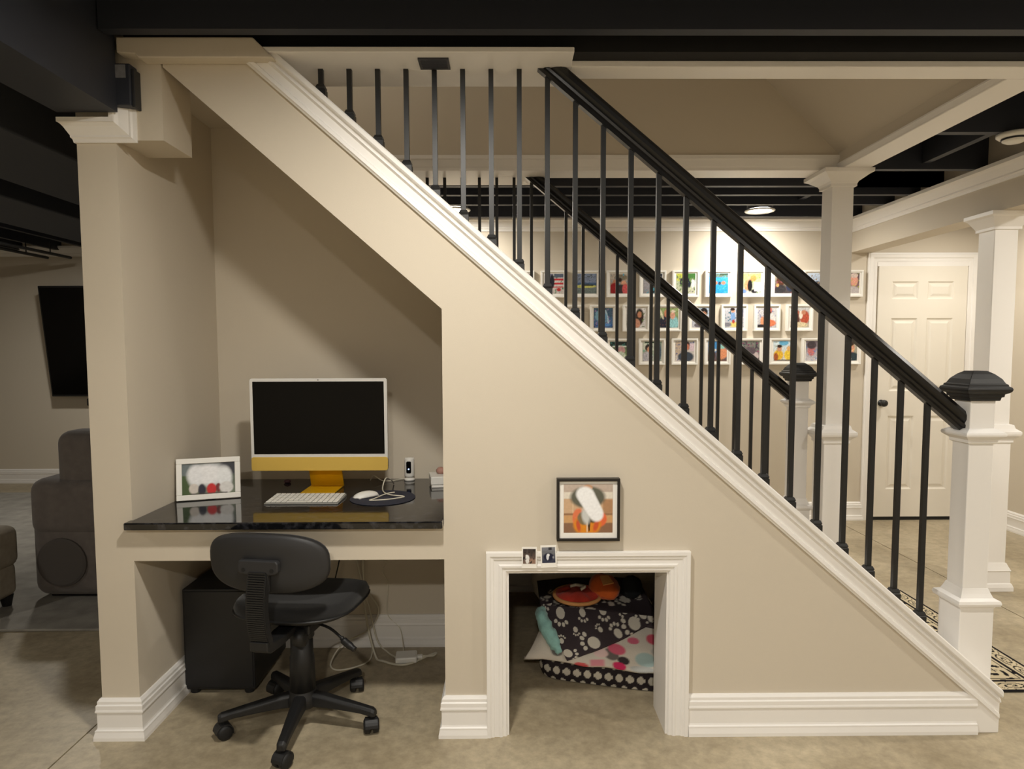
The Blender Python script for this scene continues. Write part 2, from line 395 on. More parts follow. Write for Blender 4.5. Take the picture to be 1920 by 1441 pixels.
# ------------------------------------------------------------------ sloping cap and skirt trim
def slope_trim(name, y_sign, y_front, y_back, x0, x1, label, full=True):
    prof = [(.0, y_back + .024), (.0, y_front - .030), (.004, y_front - .035), (.016, y_front - .035), (.021, y_front - .030), (.021, y_front - .020), (.026, y_front - .017),
            (.031, y_front - .024), (.036, y_front - .025), (.043, y_front - .013), (.068, y_front - .013), (.071, y_front - .020), (.082, y_front - .021), (.086, y_front - .015),
            (.090, y_front - .012), (.0905, y_front + .002), (.0235, y_front + .002), (.0235, y_back + .024)]
    zc = 2.376                                    # upper end cut level, tucked into the soffit board
    rings = [[((1.7138 - n / CS - zc) / S, y, zc) for n, y in prof], [(x1, y, top(x1) - n / CS) for n, y in prof]]
    return struct(MB().rings(rings).build(name, TRIM), label)
slope_trim('trim_stair_skirt', 1, 0.0, WT, -0.80, 1.775, 'white sloping cap and skirt moulding of the near stair wall')
slope_trim('trim_stair_skirt_far', 1, 1.51, 1.70, -0.80, 1.775, 'white sloping cap of the far stair wall')
# plumb end board at the foot
m = MB().prism([(1.695, 0), (1.78, 0), (1.78, top(1.78) - .026), (1.695, top(1.695) - .105)], -0.012, WT + .012)
struct(m.build('trim_skirt_foot', TRIM, bevel=.003), 'white plumb end board at the foot of the stair wall')

# ------------------------------------------------------------------ baseboards and casings
BASE = [(0, 0), (.024, 0), (.024, .012), (.020, .030), (.020, .036), (.015, .040), (.0135, .046), (.0135, .098), (.018, .102), (.018, .106), (.016, .112), (.016, .126), (.012, .130), (.012, .140), (.006, .149), (0, .150)]
def baseboard(name, path, label):
    return struct(MB().sweep(path, BASE, lambda a, b, c: (a, b, c)).build(name, TRIM), label)
baseboard('baseboard_niche', [(-1.452, 1.78), (-1.452, 0), (-1.318, 0), (-1.318, 0.76), (-0.222, 0.76), (-0.222, 0), (-0.071, 0)], 'white baseboard round the column and desk niche')
baseboard('baseboard_front', [(0.652, 0), (1.697, 0)], 'white baseboard right of the pet doorway')
baseboard('baseboard_nook', [(-0.13, 1.48), (1.3, 1.48)], 'white baseboard deep inside the pet nook')
baseboard('baseboard_back', [(1.8, 3.07), (2.888, 3.07)], 'white baseboard below the photo wall')
baseboard('baseboard_back_right', [(3.75, 3.07), (3.85, 3.07), (3.85, -6)], 'white baseboard along the right hallway wall')
baseboard('baseboard_television', [(-7, 4.79), (-1.552, 4.79)], 'white baseboard below the television')
# low pet doorway: casing (three sides, mitred) and jamb lining
CAS = [(0, 0), (.0, .006), (.004, .010), (.014, .010), (.017, .015), (.024, .016), (.030, .013), (.044, .013), (.048, .017), (.056, .018), (.060, .022), (.072, .022), (.073, .018), (.073, 0)]
m = MB().sweep([(0.578, 0), (0.578, 0.603), (0.0, 0.603), (0.0, 0)], [(o, -q) for o, q in CAS], lambda a, b, c: (a, c, b))
struct(m.build('trim_pet_doorway', TRIM), 'white moulded casing of the low pet doorway')
m = MB().box(0.571, 0.5785, 0, WT + .004, 0, .603).box(-.0005, .007, 0, WT + .004, 0, .603).box(.007, .571, 0, WT + .004, .596, .6035)
struct(m.build('trim_pet_jamb', TRIM), 'white jamb lining of the low pet doorway')
# apron below the worktop
struct(box('wall_apron', PAINT, -1.318, -0.222, 0.0, 0.10, 0.648, 0.768), 'beige apron below the worktop')
# crown pieces on column, photo wall and television wall
CR2 = [(0, 0), (0, -.10), (.010, -.10), (.014, -.085), (.022, -.078), (.022, -.070), (.045, -.035), (.058, -.022), (.066, -.02), (.066, 0)]
CCR = [(o * .62, (z + .10) * .74) for o, z in CR2]            # (proud, height above the lower edge)
m = MB().sweep([(-1.452, 0.3), (-1.452, 0.0), (-1.34, 0.0)], [(o, z + 2.091) for o, z in CCR], lambda a, b, c: (a, b, c))
struct(m.build('trim_column_crown', TRIM), 'white crown moulding at the top of the beige column')
m = MB().sweep([(-1.34, 2.091), (-1.245, 2.091), (-1.245, 2.200)], [(-z, -o) for o, z in CCR], lambda a, b, c: (a, c, b))
struct(m.build('trim_column_crown_return', TRIM), 'short upright return of the column crown moulding')
m = MB().sweep([(-1.45, 3.07), (2.73, 3.07)], [(o, z + 2.415) for o, z in CR2], lambda a, b, c: (a, b, c))
struct(m.build('trim_crown_back', TRIM), 'white crown moulding above the photo wall')
m = MB().sweep([(-7, 4.79), (-1.552, 4.79)], [(o, z + 2.46) for o, z in CR2], lambda a, b, c: (a, b, c))
struct(m.build('trim_crown_television', TRIM), 'white crown moulding above the television wall')

# ------------------------------------------------------------------ right bulkhead, columns
struct(box('ceiling_bulkhead', PAINT, 2.73, 2.90, -6.0, 3.07, 2.146, 2.635), 'beige bulkhead running back over the right column')
m = MB().sweep([(2.73, 3.07), (2.73, -6.0)], [(o, z + 2.399) for o, z in CR2], lambda a, b, c: (a, b, c))
struct(m.build('trim_crown_bulkhead', TRIM), 'white crown moulding on the beige bulkhead')
struct(box('ceiling_lintel', PAINT, 2.90, 3.85, 1.40, 1.62, 2.146, 2.60), 'beige lintel spanning from the right column to the hallway wall')
def column(name, cx, cy, h, ztop, capdrop, label, flare=.06):
    c = thing(name, label, 'column', (cx, cy, 0))
    MB().square([(h, .95), (h, ztop - capdrop)], 0, 0).build('shaft', TRIM, c, .003)
    MB().square([(h + .001, ztop - capdrop - .012), (h + .012, ztop - capdrop - .010), (h + .012, ztop - capdrop + .004), (h + .018, ztop - capdrop + .016), (h + flare * .75, ztop - .030), (h + flare, ztop - .020), (h + flare, ztop)], 0, 0).build('capital', TRIM, c)
    MB().square([(h + .008, .15), (h + .008, .86)], 0, 0).build('pedestal', TRIM, c, .003)
    MB().square([(h + .010, .850), (h + .016, .856), (h + .016, .872), (h + .022, .88), (h + .040, .895), (h + .044, .905), (h + .044, .918), (h + .022, .935), (h + .016, .955), (h, .960)], 0, 0).build('collar', TRIM, c)
    MB().square([(h + .040, 0), (h + .040, .022), (h + .034, .04), (h + .028, .046), (h + .026, .11), (h + .030, .116), (h + .020, .138), (h + .012, .158)], 0, 0).build('plinth', TRIM, c)
    return c
column('square_column', 1.868, 1.512, .0605, ZO - .001, .075, 'white square column at the far corner of the stair opening', .075)
column('square_column', 2.795, 1.523, .066, 2.145, .085, 'white square column under the beige bulkhead, partly hidden by the near newel post', .055)

# ------------------------------------------------------------------ six-panel door
def panel_door():
    x0, x1, z0, z1, yf = 2.958, 3.662, 0.03, 2.04, 3.052
    d = struct(empty('door_1', (0, 0, 0)), 'white six-panel door beside the photo wall')
    m = MB(); cols = [(x0 + .105, x0 + .315), (x1 - .315, x1 - .105)]; rows = [(.255, .85), (1.05, 1.63), (1.78, 1.92)]
    xe = [x0, cols[0][0], cols[0][1], cols[1][0], cols[1][1], x1]; ze = [z0, .255, .85, 1.05, 1.63, 1.78, 1.92, z1]
    for i in range(5):
        for j in range(7):
            if i in (1, 3) and j in (1, 3, 5): continue
            m.box(xe[i], xe[i + 1], yf, yf + .016, ze[j], ze[j + 1])
    m.build('door_slab', DOORM, d)
    for (a, b) in cols:
        for (c, e) in rows:
            p = MB(); r = []
            for ins, y in ((0, yf), (.012, yf + .010), (.022, yf + .010), (.042, yf + .003)):
                r.append([(a + ins, y, c + ins), (b - ins, y, c + ins), (b - ins, y, e - ins), (a + ins, y, e - ins)])
            p.rings(r, False, True).build('panel', DOORM, d)
    k = MB().lathe([(.026, 0), (.026, .006), (.012, .010), (.011, .028), (.022, .036), (.028, .048), (.026, .060), (.012, .066)], n=20, axis='y')
    ko = k.build('door_knob', IRON, d, smooth=True, loc=(x0 + .046, yf, 0.955)); ko.scale = (1, -1, 1)
    dc = [(0, 0), (0, .008), (.012, .012), (.030, .012), (.036, .018), (.060, .020), (.064, .016), (.075, .014), (.075, 0)]
    m = MB().sweep([(x1 + .012, 0), (x1 + .012, z1 + .03), (x0 - .012, z1 + .03), (x0 - .012, 0)], [(o, 3.07 - q) for o, q in dc], lambda a, b, c: (a, c, b))
    m.build('door_casing', TRIM, d)
    box('head_stop', TRIM, x0 - .012, x1 + .012, 3.056, 3.0695, z1, z1 + .03, d)
    box('threshold_gap', RUBBER, x0, x1, 3.062, 3.0695, 0.001, .029, d)
panel_door()

# ------------------------------------------------------------------ stair railings and newels
def newel(name, cx, cy, label):
    n = thing(name, label, 'newel post', (cx, cy, 0))
    h = .0455
    MB().square([(h, .51), (h, 1.203)], 0, 0).build('shaft', TRIM, n, .003)
    MB().square([(h + .002, 1.046), (h + .008, 1.05), (h + .008, 1.060), (h + .012, 1.064), (h + .026, 1.074), (h + .028, 1.080), (h + .026, 1.087), (h + .010, 1.096), (h, 1.102)], 0, 0).build('collar', TRIM, n)
    p = .062; zb = lambda x: top(cx + x)
    m = MB(); m.rings([[(-p, -p, zb(-p)), (p, -p, zb(p)), (p, p, zb(p)), (-p, p, zb(-p))], [(-p, -p, .452), (p, -p, .452), (p, p, .452), (-p, p, .452)]]); m.build('pedestal', TRIM, n, .003)
    MB().square([(p, .445), (p + .004, .452), (p + .014, .456), (p + .017, .465), (p + .014, .475), (p - .002, .482), (p - .008, .496), (h + .002, .514)], 0, 0).build('pedestal_moulding', TRIM, n)
    MB().square([(h + .008, 1.2015), (h + .010, 1.203), (h + .012, 1.214), (h + .018, 1.216), (h + .019, 1.226), (h + .028, 1.230), (h + .034, 1.236), (h + .036, 1.243), (h + .034, 1.250), (h + .026, 1.255), (h + .026, 1.260), (h + .020, 1.264), (h + .012, 1.280), (h - .004, 1.297), (h - .020, 1.308)], 0, 0).build('cap', CAPM, n, .003)
    return n
NX = 1.712
newel('newel_post', NX, 0.093, 'near white newel post with black pyramid cap at the stair foot')
newel('newel_post', NX, 1.605, 'far white newel post with black cap beside the white column')
rb = lambda x: 2.335 - .831 * (x - .155)          # underside of the handrail
def railing(cy, label, ks):
    r = thing('stair_railing', label, 'railing', (0, cy, 0))
    cr = math.cos(math.atan(.831))
    prof = [(-.016, 0), (-.016, .012), (-.024, .016), (-.026, .024), (-.020, .030), (-.029, .040), (-.030, .052), (-.022, .064), (-.008, .070), (.008, .070), (.022, .064), (.030, .052), (.029, .040), (.020, .030), (.026, .024), (.024, .016), (.016, .012), (.016, 0)]
    lo, hi = [], []
    x1 = NX - .0462
    for y, hgt in prof:
        dz = hgt / cr
        # upper end cut level against the soffit, lower end mitred against the newel
        x0 = .155 + (2.335 + dz - (ZO - .001)) / .831
        hi.append((x0, y, ZO - .001)); lo.append((x1, y, rb(x1) + dz))
    MB().rings([hi, lo]).build('handrail', RAILM, r)
    b0 = None; s0 = None
    h = .0085
    for k in ks:
        x = .149 + .0993 * k
        zt = ZO if x < .13 else min(ZO, rb(x) + .004)
        zb = top(x) + .001
        b = MB().rings([[(-h, -h, top(x - h) + .001), (h, -h, top(x + h) + .001), (h, h, top(x + h) + .001), (-h, h, top(x - h) + .001)],
                        [(-h, -h, zt), (h, -h, zt if x < .13 else rb(x + h)), (h, h, zt if x < .13 else rb(x + h)), (-h, h, zt)]]).build('baluster', IRON, r)
        b.location = (x, 0, 0)
        q = .0175
        if s0 is None:
            s0 = MB().rings([[(a * q, c * q, -S * a * q) for a, c in ((-1, -1), (1, -1), (1, 1), (-1, 1))], [(a * q, c * q, .022) for a, c in ((-1, -1), (1, -1), (1, 1), (-1, 1))],
                             [(a * (q - .003), c * (q - .003), .025) for a, c in ((-1, -1), (1, -1), (1, 1), (-1, 1))], [(a * (q - .001), c * (q - .001), .030) for a, c in ((-1, -1), (1, -1), (1, 1), (-1, 1))],
                             [(a * .012, c * .012, .040) for a, c in ((-1, -1), (1, -1), (1, 1), (-1, 1))]]).build('baluster_shoe', IRON, b)
        else: s0 = copy_obj(s0, b)
        s0.location = (0, 0, top(x) + .001)
    return r
railing(0.093, 'near black stair railing with iron balusters, on the wall facing the desk', range(-8, 15))
railing(1.605, 'far black stair railing, seen behind the near one', range(-8, 15))

# ------------------------------------------------------------------ recessed lights
def can_light(x, y, z, watts, label):
    c = thing('recessed_light', label, 'ceiling light', (x, y, z), 0, 'recessed ceiling lights')
    MB().lathe([(.082, .010), (.105, .006), (.108, 0), (.100, -.006), (.084, -.002), (.082, .010)], n=32).build('trim_ring', WHITEPL, c, smooth=True)
    MB().lathe([(.083, .006), (.083, .012), (.001, .012)], n=32).build('lens', LENS, c)
    MB().lathe([(.090, .014), (.090, (2.6395 if z < 3 else 4.6995) - z)], n=24).build('housing', BLACKB, c, smooth=True)
    ld = bpy.data.lights.new('lamp', 'AREA'); ld.shape = 'DISK'; ld.size = .15; ld.energy = watts; ld.color = WARM; ld.spread = PI
    lo = bpy.data.objects.new('lamp', ld); COL.objects.link(lo); lo.parent = c; lo.location = (0, 0, -.004)
    return c
for a in CANS: can_light(*a)
ws = thing('shaft_fill_lamp', 'added fill lamp, out of view high in the stair shaft', 'fill light', (-1.40, .8, 3.25))  # added fill lamp, never in view, to brighten the sloping shaft ceiling
MB().lathe([(.06, 0), (.06, .015), (.03, .02)], n=24, axis='x').build('back_plate', WHITEPL, ws, smooth=True)
MB().lathe([(.075, .02), (.08, .03), (.08, .05), (.0, .055)], n=24, axis='x').build('diffuser', LENS, ws, smooth=True)
ld = bpy.data.lights.new('lamp', 'AREA'); ld.shape = 'DISK'; ld.size = .15; ld.energy = 1.2; ld.color = WARM
lo = bpy.data.objects.new('lamp', ld); COL.objects.link(lo); lo.parent = ws; lo.location = (.06, 0, 0); lo.rotation_euler = (0, -PI / 2, 0)
sd = thing('smoke_detector', 'round white smoke detector on the black ceiling at the right', 'smoke detector', (2.405, 0.9, 2.3995))
MB().lathe([(.075, 0), (.075, -.012), (.066, -.020), (.052, -.022)], n=32).build('base', WHITEPL, sd, smooth=True)
MB().lathe([(.052, -.018), (.050, -.034), (.036, -.042), (.001, -.043)], n=32).build('cover', WHITEPL, sd, smooth=True)
MB().lathe([(.0545, -.022), (.0545, -.030), (.050, -.030), (.050, -.022)], n=32).build('vent_slot', GRILLE, sd)
vt = thing('ceiling_vent', 'small dark air vent in the white soffit board', 'vent', (-.242, .035, ZO))
m = MB(); m.box(-.052, .052, -.043, -.035, -.006, 0).box(-.052, .052, .035, .043, -.006, 0).box(-.052, -.044, -.035, .035, -.006, 0).box(.044, .052, -.035, .035, -.006, 0)
m.build('frame', GRILLE, vt); box('duct_throat', RUBBER, -.044, .044, -.035, .035, -.0015, 0, vt)
for i in range(5):
    y = -.028 + i * .014
    MB().prism([(y - .005, -.001), (y - .004, -.001), (y + .005, -.006), (y + .004, -.006)], -.044, .044, 'x').build('slat', GRILLE, vt)

# ------------------------------------------------------------------ photographs on the rear wall
SK, SK2, HAIR = (214, 160, 130), (190, 130, 100), (48, 34, 28)
R1 = {-1: ([('bg', (70, 60, 60), (120, 110, 110)), ('e', .8, .4, .2, .3, (30, 28, 34))], 'dark snapshot half hidden by the stair trim'),
      0: ([('bg', (200, 190, 185), (225, 222, 222)), ('r', .45, .30, 1, .36, (196, 40, 52)), ('r', .45, .46, 1, .55, (196, 40, 52)), ('r', .45, .66, 1, .76, (196, 40, 52)), ('r', 0, .45, .45, 1, (120, 120, 140)), ('r', .5, .8, 1, 1, (90, 100, 120)), ('e', .4, .6, .12, .35, (40, 40, 52)), ('r', 0, 0, .4, .35, (120, 40, 45)), ('e', .75, .2, .12, .08, (190, 50, 50))], 'red and white flag'),
      1: ([('bg', (120, 130, 128), (110, 125, 155)), ('r', 0, .52, 1, 1, (128, 140, 165)), ('r', 0, .42, 1, .54, (70, 95, 130)), ('e', .4, .36, .6, .08, (200, 200, 110)), ('e', .5, .42, .25, .05, (60, 62, 60)), ('e', .75, .42, .1, .04, (50, 60, 50)), ('r', 0, 0, 1, .24, (110, 122, 118))], 'beach with boats on the shore'),
      2: ([('bg', (130, 90, 80), (190, 180, 165)), ('e', .55, .8, .35, .15, (130, 120, 100)), ('e', .25, .55, .12, .14, SK2), ('e', .7, .5, .14, .16, SK), ('e', .2, .25, .25, .28, (150, 30, 34)), ('e', .55, .2, .25, .25, (60, 50, 52)), ('e', .78, .22, .16, .26, (205, 90, 92)), ('e', .5, .68, .1, .1, HAIR)], 'family group in red shirts'),
      3: ([('bg', (150, 145, 150), (175, 172, 178)), ('e', .65, .25, .3, .3, (36, 34, 42)), ('e', .72, .5, .12, .14, SK), ('e', .72, .62, .14, .1, HAIR), ('r', .75, .6, 1, 1, (52, 56, 64))], 'figure in black crossed by the far handrail'),
      4: ([('bg', (205, 205, 180), (170, 190, 150)), ('e', .25, .85, .35, .25, (200, 205, 90)), ('e', .75, .85, .35, .25, (70, 120, 60)), ('e', .3, .55, .12, .22, (50, 56, 60)), ('e', .5, .52, .1, .24, (30, 34, 42)), ('e', .68, .52, .1, .24, (40, 46, 60)), ('e', .88, .5, .1, .25, (225, 225, 225)), ('n', 12, .25, (110, 140, 80))], 'people gathered under green trees'),
      5: ([('bg', (40, 150, 215), (60, 160, 220)), ('r', 0, .80, 1, 1, (110, 120, 110)), ('n', 14, .3, (90, 175, 230)), ('e', .2, .9, .15, .1, (50, 60, 50)), ('e', .35, .52, .10, .09, SK2), ('e', .55, .5, .08, .08, (60, 70, 90)), ('e', .75, .52, .12, .09, SK2), ('r', .55, .9, 1, 1, (60, 80, 60))], 'bright blue swimming pool'),
      6: ([('bg', (200, 195, 190), (175, 190, 110)), ('e', .4, .85, .5, .2, (210, 205, 120)), ('e', .4, .72, .13, .14, SK), ('e', .6, .75, .16, .16, (200, 140, 80)), ('e', .25, .4, .14, .28, (224, 150, 110)), ('e', .42, .38, .13, .3, (26, 26, 30)), ('e', .65, .1, .16, .1, (30, 28, 34)), ('r', .65, .1, 1, .55, (215, 212, 215)), ('e', .1, .1, .15, .1, (110, 140, 190))], 'woman in a black top before yellow flowers'),
      7: ([('bg', (70, 66, 70), (160, 150, 130)), ('e', .3, .6, .22, .25, (90, 55, 40)), ('e', .65, .62, .14, .16, (240, 200, 140)), ('e', .3, .2, .3, .22, (60, 58, 62)), ('e', .15, .4, .08, .08, (230, 170, 110)), ('e', .8, .3, .2, .2, (50, 60, 90))], 'brown-haired couple under the near handrail'),
      8: ([('bg', (150, 170, 200), (200, 215, 235)), ('e', .5, .3, .3, .3, (60, 70, 90))], 'pale blue snapshot mostly behind the white column'),
      9: ([('bg', (150, 120, 120), (74, 52, 62)), ('e', .72, .62, .20, .30, (224, 160, 140)), ('e', .35, .5, .2, .22, (150, 60, 66)), ('e', .6, .12, .45, .22, (188, 180, 180)), ('e', .72, .88, .2, .12, (210, 190, 180))], 'smiling man on dark red')}
R2 = {0: ([('bg', (150, 110, 90), (190, 180, 170)), ('e', .6, .6, .2, .25, (120, 70, 50)), ('e', .75, .3, .2, .3, (190, 150, 130))], 'brown-haired woman'),
      1: ([('bg', (70, 105, 155), (70, 100, 120)), ('r', 0, .55, 1, 1, (66, 90, 110)), ('e', .25, .6, .2, .25, (120, 160, 180)), ('e', .7, .55, .05, .38, (190, 215, 225), .25), ('e', .6, .45, .12, .28, (110, 150, 180)), ('r', 0, .1, 1, .16, (40, 80, 150)), ('e', .7, .15, .2, .06, (90, 140, 200)), ('n', 12, .3, (40, 60, 80))], 'white sail on blue water'),
      2: ([('bg', (205, 200, 198), (220, 216, 214)), ('e', .68, .55, .22, .42, (52, 34, 32)), ('e', .68, .66, .11, .16, SK2), ('e', .5, .2, .22, .25, (196, 140, 115)), ('r', 0, .3, .3, 1, (196, 194, 192))], 'woman with long dark hair'),
      3: ([('bg', (110, 130, 100), (150, 170, 110)), ('e', .35, .25, .38, .38, (36, 38, 58)), ('e', .38, .72, .14, .2, (200, 130, 100)), ('e', .76, .22, .24, .36, (150, 205, 210)), ('e', .7, .62, .13, .19, (222, 165, 140)), ('e', .72, .82, .12, .06, (225, 210, 190)), ('e', .1, .7, .06, .3, (225, 220, 190), .4)], 'couple in navy and pale teal shirts'),
      4: ([('bg', (205, 205, 212), (180, 200, 225)), ('e', .62, .8, .2, .2, (34, 30, 32)), ('e', .62, .66, .13, .15, SK2), ('e', .4, .12, .3, .12, (110, 105, 112))], 'dark-haired person before pale blue sky'),
      5: ([('bg', (190, 190, 200), (205, 206, 214)), ('r', .72, .55, .95, .9, (70, 80, 150)), ('e', .42, .55, .12, .28, (130, 170, 220)), ('e', .42, .85, .10, .11, SK), ('e', .4, .92, .12, .07, HAIR), ('e', .5, .15, .3, .13, (225, 205, 120)), ('e', .45, .3, .07, .1, (190, 70, 60)), ('e', .15, .15, .2, .1, (130, 130, 140))], 'girl in a blue dress'),
      6: ([('bg', (190, 188, 190), (210, 208, 210)), ('e', .62, .85, .14, .2, (200, 110, 90)), ('e', .62, .68, .1, .14, (60, 44, 40)), ('e', .66, .4, .3, .3, (225, 220, 218)), ('e', .62, .22, .35, .18, (228, 130, 90)), ('e', .25, .3, .1, .25, (220, 150, 110)), ('e', .2, .05, .3, .1, (50, 46, 50))], 'bearded man with an orange bundle'),
      7: ([('bg', (190, 180, 165), (205, 206, 208)), ('e', .35, .65, .16, .22, (170, 90, 70)), ('e', .75, .5, .25, .35, (180, 80, 56)), ('e', .3, .4, .2, .35, (90, 50, 42)), ('e', .55, .62, .1, .2, (235, 215, 200)), ('e', .5, .12, .45, .14, (215, 200, 165)), ('e', .7, .75, .12, .12, SK2)], 'group in rust-red clothes')}
R3 = {2: ([('bg', (150, 175, 120), (40, 50, 44)), ('r', 0, .72, 1, 1, (36, 44, 40)), ('e', .5, .75, .4, .05, (210, 215, 205)), ('e', .6, .55, .2, .2, (196, 150, 150)), ('e', .55, .2, .3, .3, (205, 215, 195)), ('e', .15, .25, .2, .2, (120, 150, 100))], 'pale-shirted figure before dark foliage'),
      3: ([('bg', (190, 196, 180), (120, 140, 120)), ('r', 0, .55, .6, 1, (205, 210, 195)), ('r', .1, .92, .7, 1, (60, 80, 60)), ('e', .3, .68, .18, .18, HAIR), ('e', .36, .58, .13, .17, SK), ('e', .25, .2, .3, .28, (186, 184, 192)), ('e', .85, .45, .14, .5, (84, 100, 116)), ('n', 14, .35, (90, 110, 110))], 'young man in profile in a grey shirt'),
      4: ([('bg', (215, 205, 200), (200, 196, 190)), ('r', 0, .3, .3, 1, (200, 180, 160)), ('e', .62, .78, .16, .22, (70, 48, 42)), ('e', .64, .72, .1, .15, (205, 130, 105)), ('e', .55, .22, .42, .26, (66, 76, 90)), ('r', .75, .5, 1, .9, (220, 200, 210))], 'woman in a dark jacket'),
      5: ([('bg', (110, 80, 70), (90, 150, 200)), ('e', .35, .75, .35, .3, (70, 140, 200)), ('e', .75, .4, .28, .3, (226, 150, 110)), ('e', .2, .3, .2, .25, (90, 60, 50)), ('e', .3, .55, .15, .08, (225, 220, 215)), ('e', .75, .72, .2, .1, (150, 200, 190))], 'sunburnt faces before blue'),
      6: ([('bg', (120, 105, 112), (120, 130, 118)), ('n', 9, .1, (70, 62, 74)), ('e', .75, .25, .22, .22, (205, 190, 190)), ('e', .5, .5, .3, .2, (96, 84, 92))], 'dark crowded group crossed by the far handrail'),
      7: ([('bg', (226, 222, 215), (205, 225, 235)), ('e', .55, .92, .25, .15, (110, 185, 225)), ('e', .28, .3, .26, .26, (232, 186, 60)), ('e', .8, .3, .22, .26, (240, 205, 70)), ('e', .33, .62, .12, .14, SK), ('e', .33, .74, .13, .08, HAIR), ('e', .82, .62, .1, .13, (230, 180, 120)), ('r', .05, .0, 1, .06, (60, 40, 36)), ('e', .15, .2, .12, .2, (170, 90, 50))], 'two people in yellow shirts'),
      8: ([('bg', (205, 200, 205), (110, 96, 104)), ('e', .3, .5, .2, .25, (200, 120, 120)), ('e', .3, .8, .25, .2, (70, 60, 66))], 'pink-faced person half behind the white column'),
      9: ([('bg', (120, 130, 120), (190, 180, 160)), ('e', .6, .62, .26, .3, (226, 170, 120)), ('e', .55, .86, .28, .14, (60, 44, 34)), ('e', .75, .2, .35, .22, (46, 62, 70)), ('e', .4, .08, .3, .12, (200, 205, 190)), ('e', .62, .5, .12, .04, (245, 235, 225))], 'laughing man in a dark shirt')}
fproto = None
def wall_photo(x0, z1, shapes, desc, row, seed):
    global fproto
    sz = .209
    t = thing('photo_frame', 'white-framed photo of %s, %s row' % (desc, row) if not desc.endswith(('trim', 'column', 'handrail')) else 'white-framed %s, %s row' % (desc, row), 'picture frame', (x0 + sz / 2, 3.07, z1 - sz / 2), 0, 'white photo tiles on the rear wall')
    if fproto is None:
        fproto = frame_ring(MB(), -sz / 2, sz / 2, -sz / 2, sz / 2, .014, -.034, 0).build('frame', WHITEF, t, .0015)
        fproto2 = box('mat_board', MATB, -sz / 2 + .014, sz / 2 - .014, -.026, -.001, -sz / 2 + .014, sz / 2 - .014, t)
        fproto = (fproto, fproto2)
    else:
        for p in fproto: copy_obj(p, t)
    rr = random.Random(seed)
    extra = [('n', rr.uniform(8, 15), .28, tuple(rr.choice(shapes)[-1 if k else 1] if False else rr.randint(60, 190) for _ in range(3))) for k in range(1)]
    print_plane('print', 0, -.0268, 0.003, .150, .156, shapes[:2] + extra + shapes[2:], 30, 30, t, seed, .45)
for k, (sh, d) in R1.items(): wall_photo(.276 + .26 * k, 2.008, sh, d, 'top', 1 + k)
for k, (sh, d) in R2.items(): wall_photo(.406 + .26 * k, 1.739, sh, d, 'middle', 20 + k)
for k, (sh, d) in R3.items(): wall_photo(.276 + .26 * k, 1.474, sh, d, 'bottom', 40 + k)

# ------------------------------------------------------------------ worktop and things on it
ct = MB().prism([(-1.317, .759), (-1.317, 0.001), (-1.326, -.001), (-1.326, -.045), (-.223, -.045), (-.223, .759)], .769, .795, 'z').build('desk_worktop', GRAN, bevel=.006, seg=3)
tag(ct, 'polished black granite worktop built into the beige niche', 'worktop')
ZT = .7955
# computer
im = thing('desktop_computer', 'all-in-one computer with black screen, white bezel and yellow chin', 'computer', (-.784, .47, ZT))
hw = .286
def rrect(x0, x1, z0, z1, r, y, n=6):
    pts = []
    for (cx, cz, a0) in ((x1 - r, z1 - r, 0), (x0 + r, z1 - r, PI / 2), (x0 + r, z0 + r, PI), (x1 - r, z0 + r, 1.5 * PI)):
        for i in range(n + 1):
            a = a0 + PI / 2 * i / n; pts.append((cx + r * math.cos(a), y, cz + r * math.sin(a)))
    return pts
MB().rings([rrect(-hw, hw, .089, .477, .010, y) for y in (0.0, .013)]).build('case', SILVER, im, .001)
ch = MB().rings([rrect(-hw, hw, .089, .147, .0095, y) for y in (-.0012, .012)]).build('chin', YEL, im, .0008)
box('screen', SCREEN, -hw + .013, hw - .013, -.0014, .004, .160, .464, im)
MB().lathe([(.0022, -.002), (.0022, .0)], n=12, axis='y', z0=.4705).build('camera_dot', RUBBER, im)
MB().prism([(.013, .25), (.020, .25), (.124, .006), (.124, 0), (.113, 0), (.113, .006)], -.071, .071, 'x').build('stand', YELD, im, .001)
box('stand_foot', YELD, -.071, .071, -.045, .113, 0, .005, im, .001)
# keyboard
kb = thing('keyboard', 'slim white wireless keyboard in front of the computer', 'keyboard', (-.795, .305, ZT))
MB().prism([(-.072, 0), (-.072, .004), (.072, .010), (.072, 0)], -.143, .143, 'x').build('tray', mat('grey_keyboard_tray', (150, 148, 142), 0.4), kb, .001)
kproto = None
for r in range(5):
    for c in range(14):
        x = -.130 + c * .020; y = -.056 + r * .028
        if r == 0 and 4 <= c <= 7: 
            if c != 4: continue
            box('space_bar', WHITEPL, x - .0085, x + .0685, y - .011, y + .011, .0057, .0085, kb, .001); continue
        if kproto is None: kproto = box('key', WHITEPL, -.0085, .0085, -.011, .011, 0, .003, kb, .001); k = kproto
        else: k = copy_obj(kproto, kb)
        k.location = (x, y, .0057 + (y + .072) / .144 * .006 - .0015 * 0); k.rotation_euler = (.0416, 0, 0)
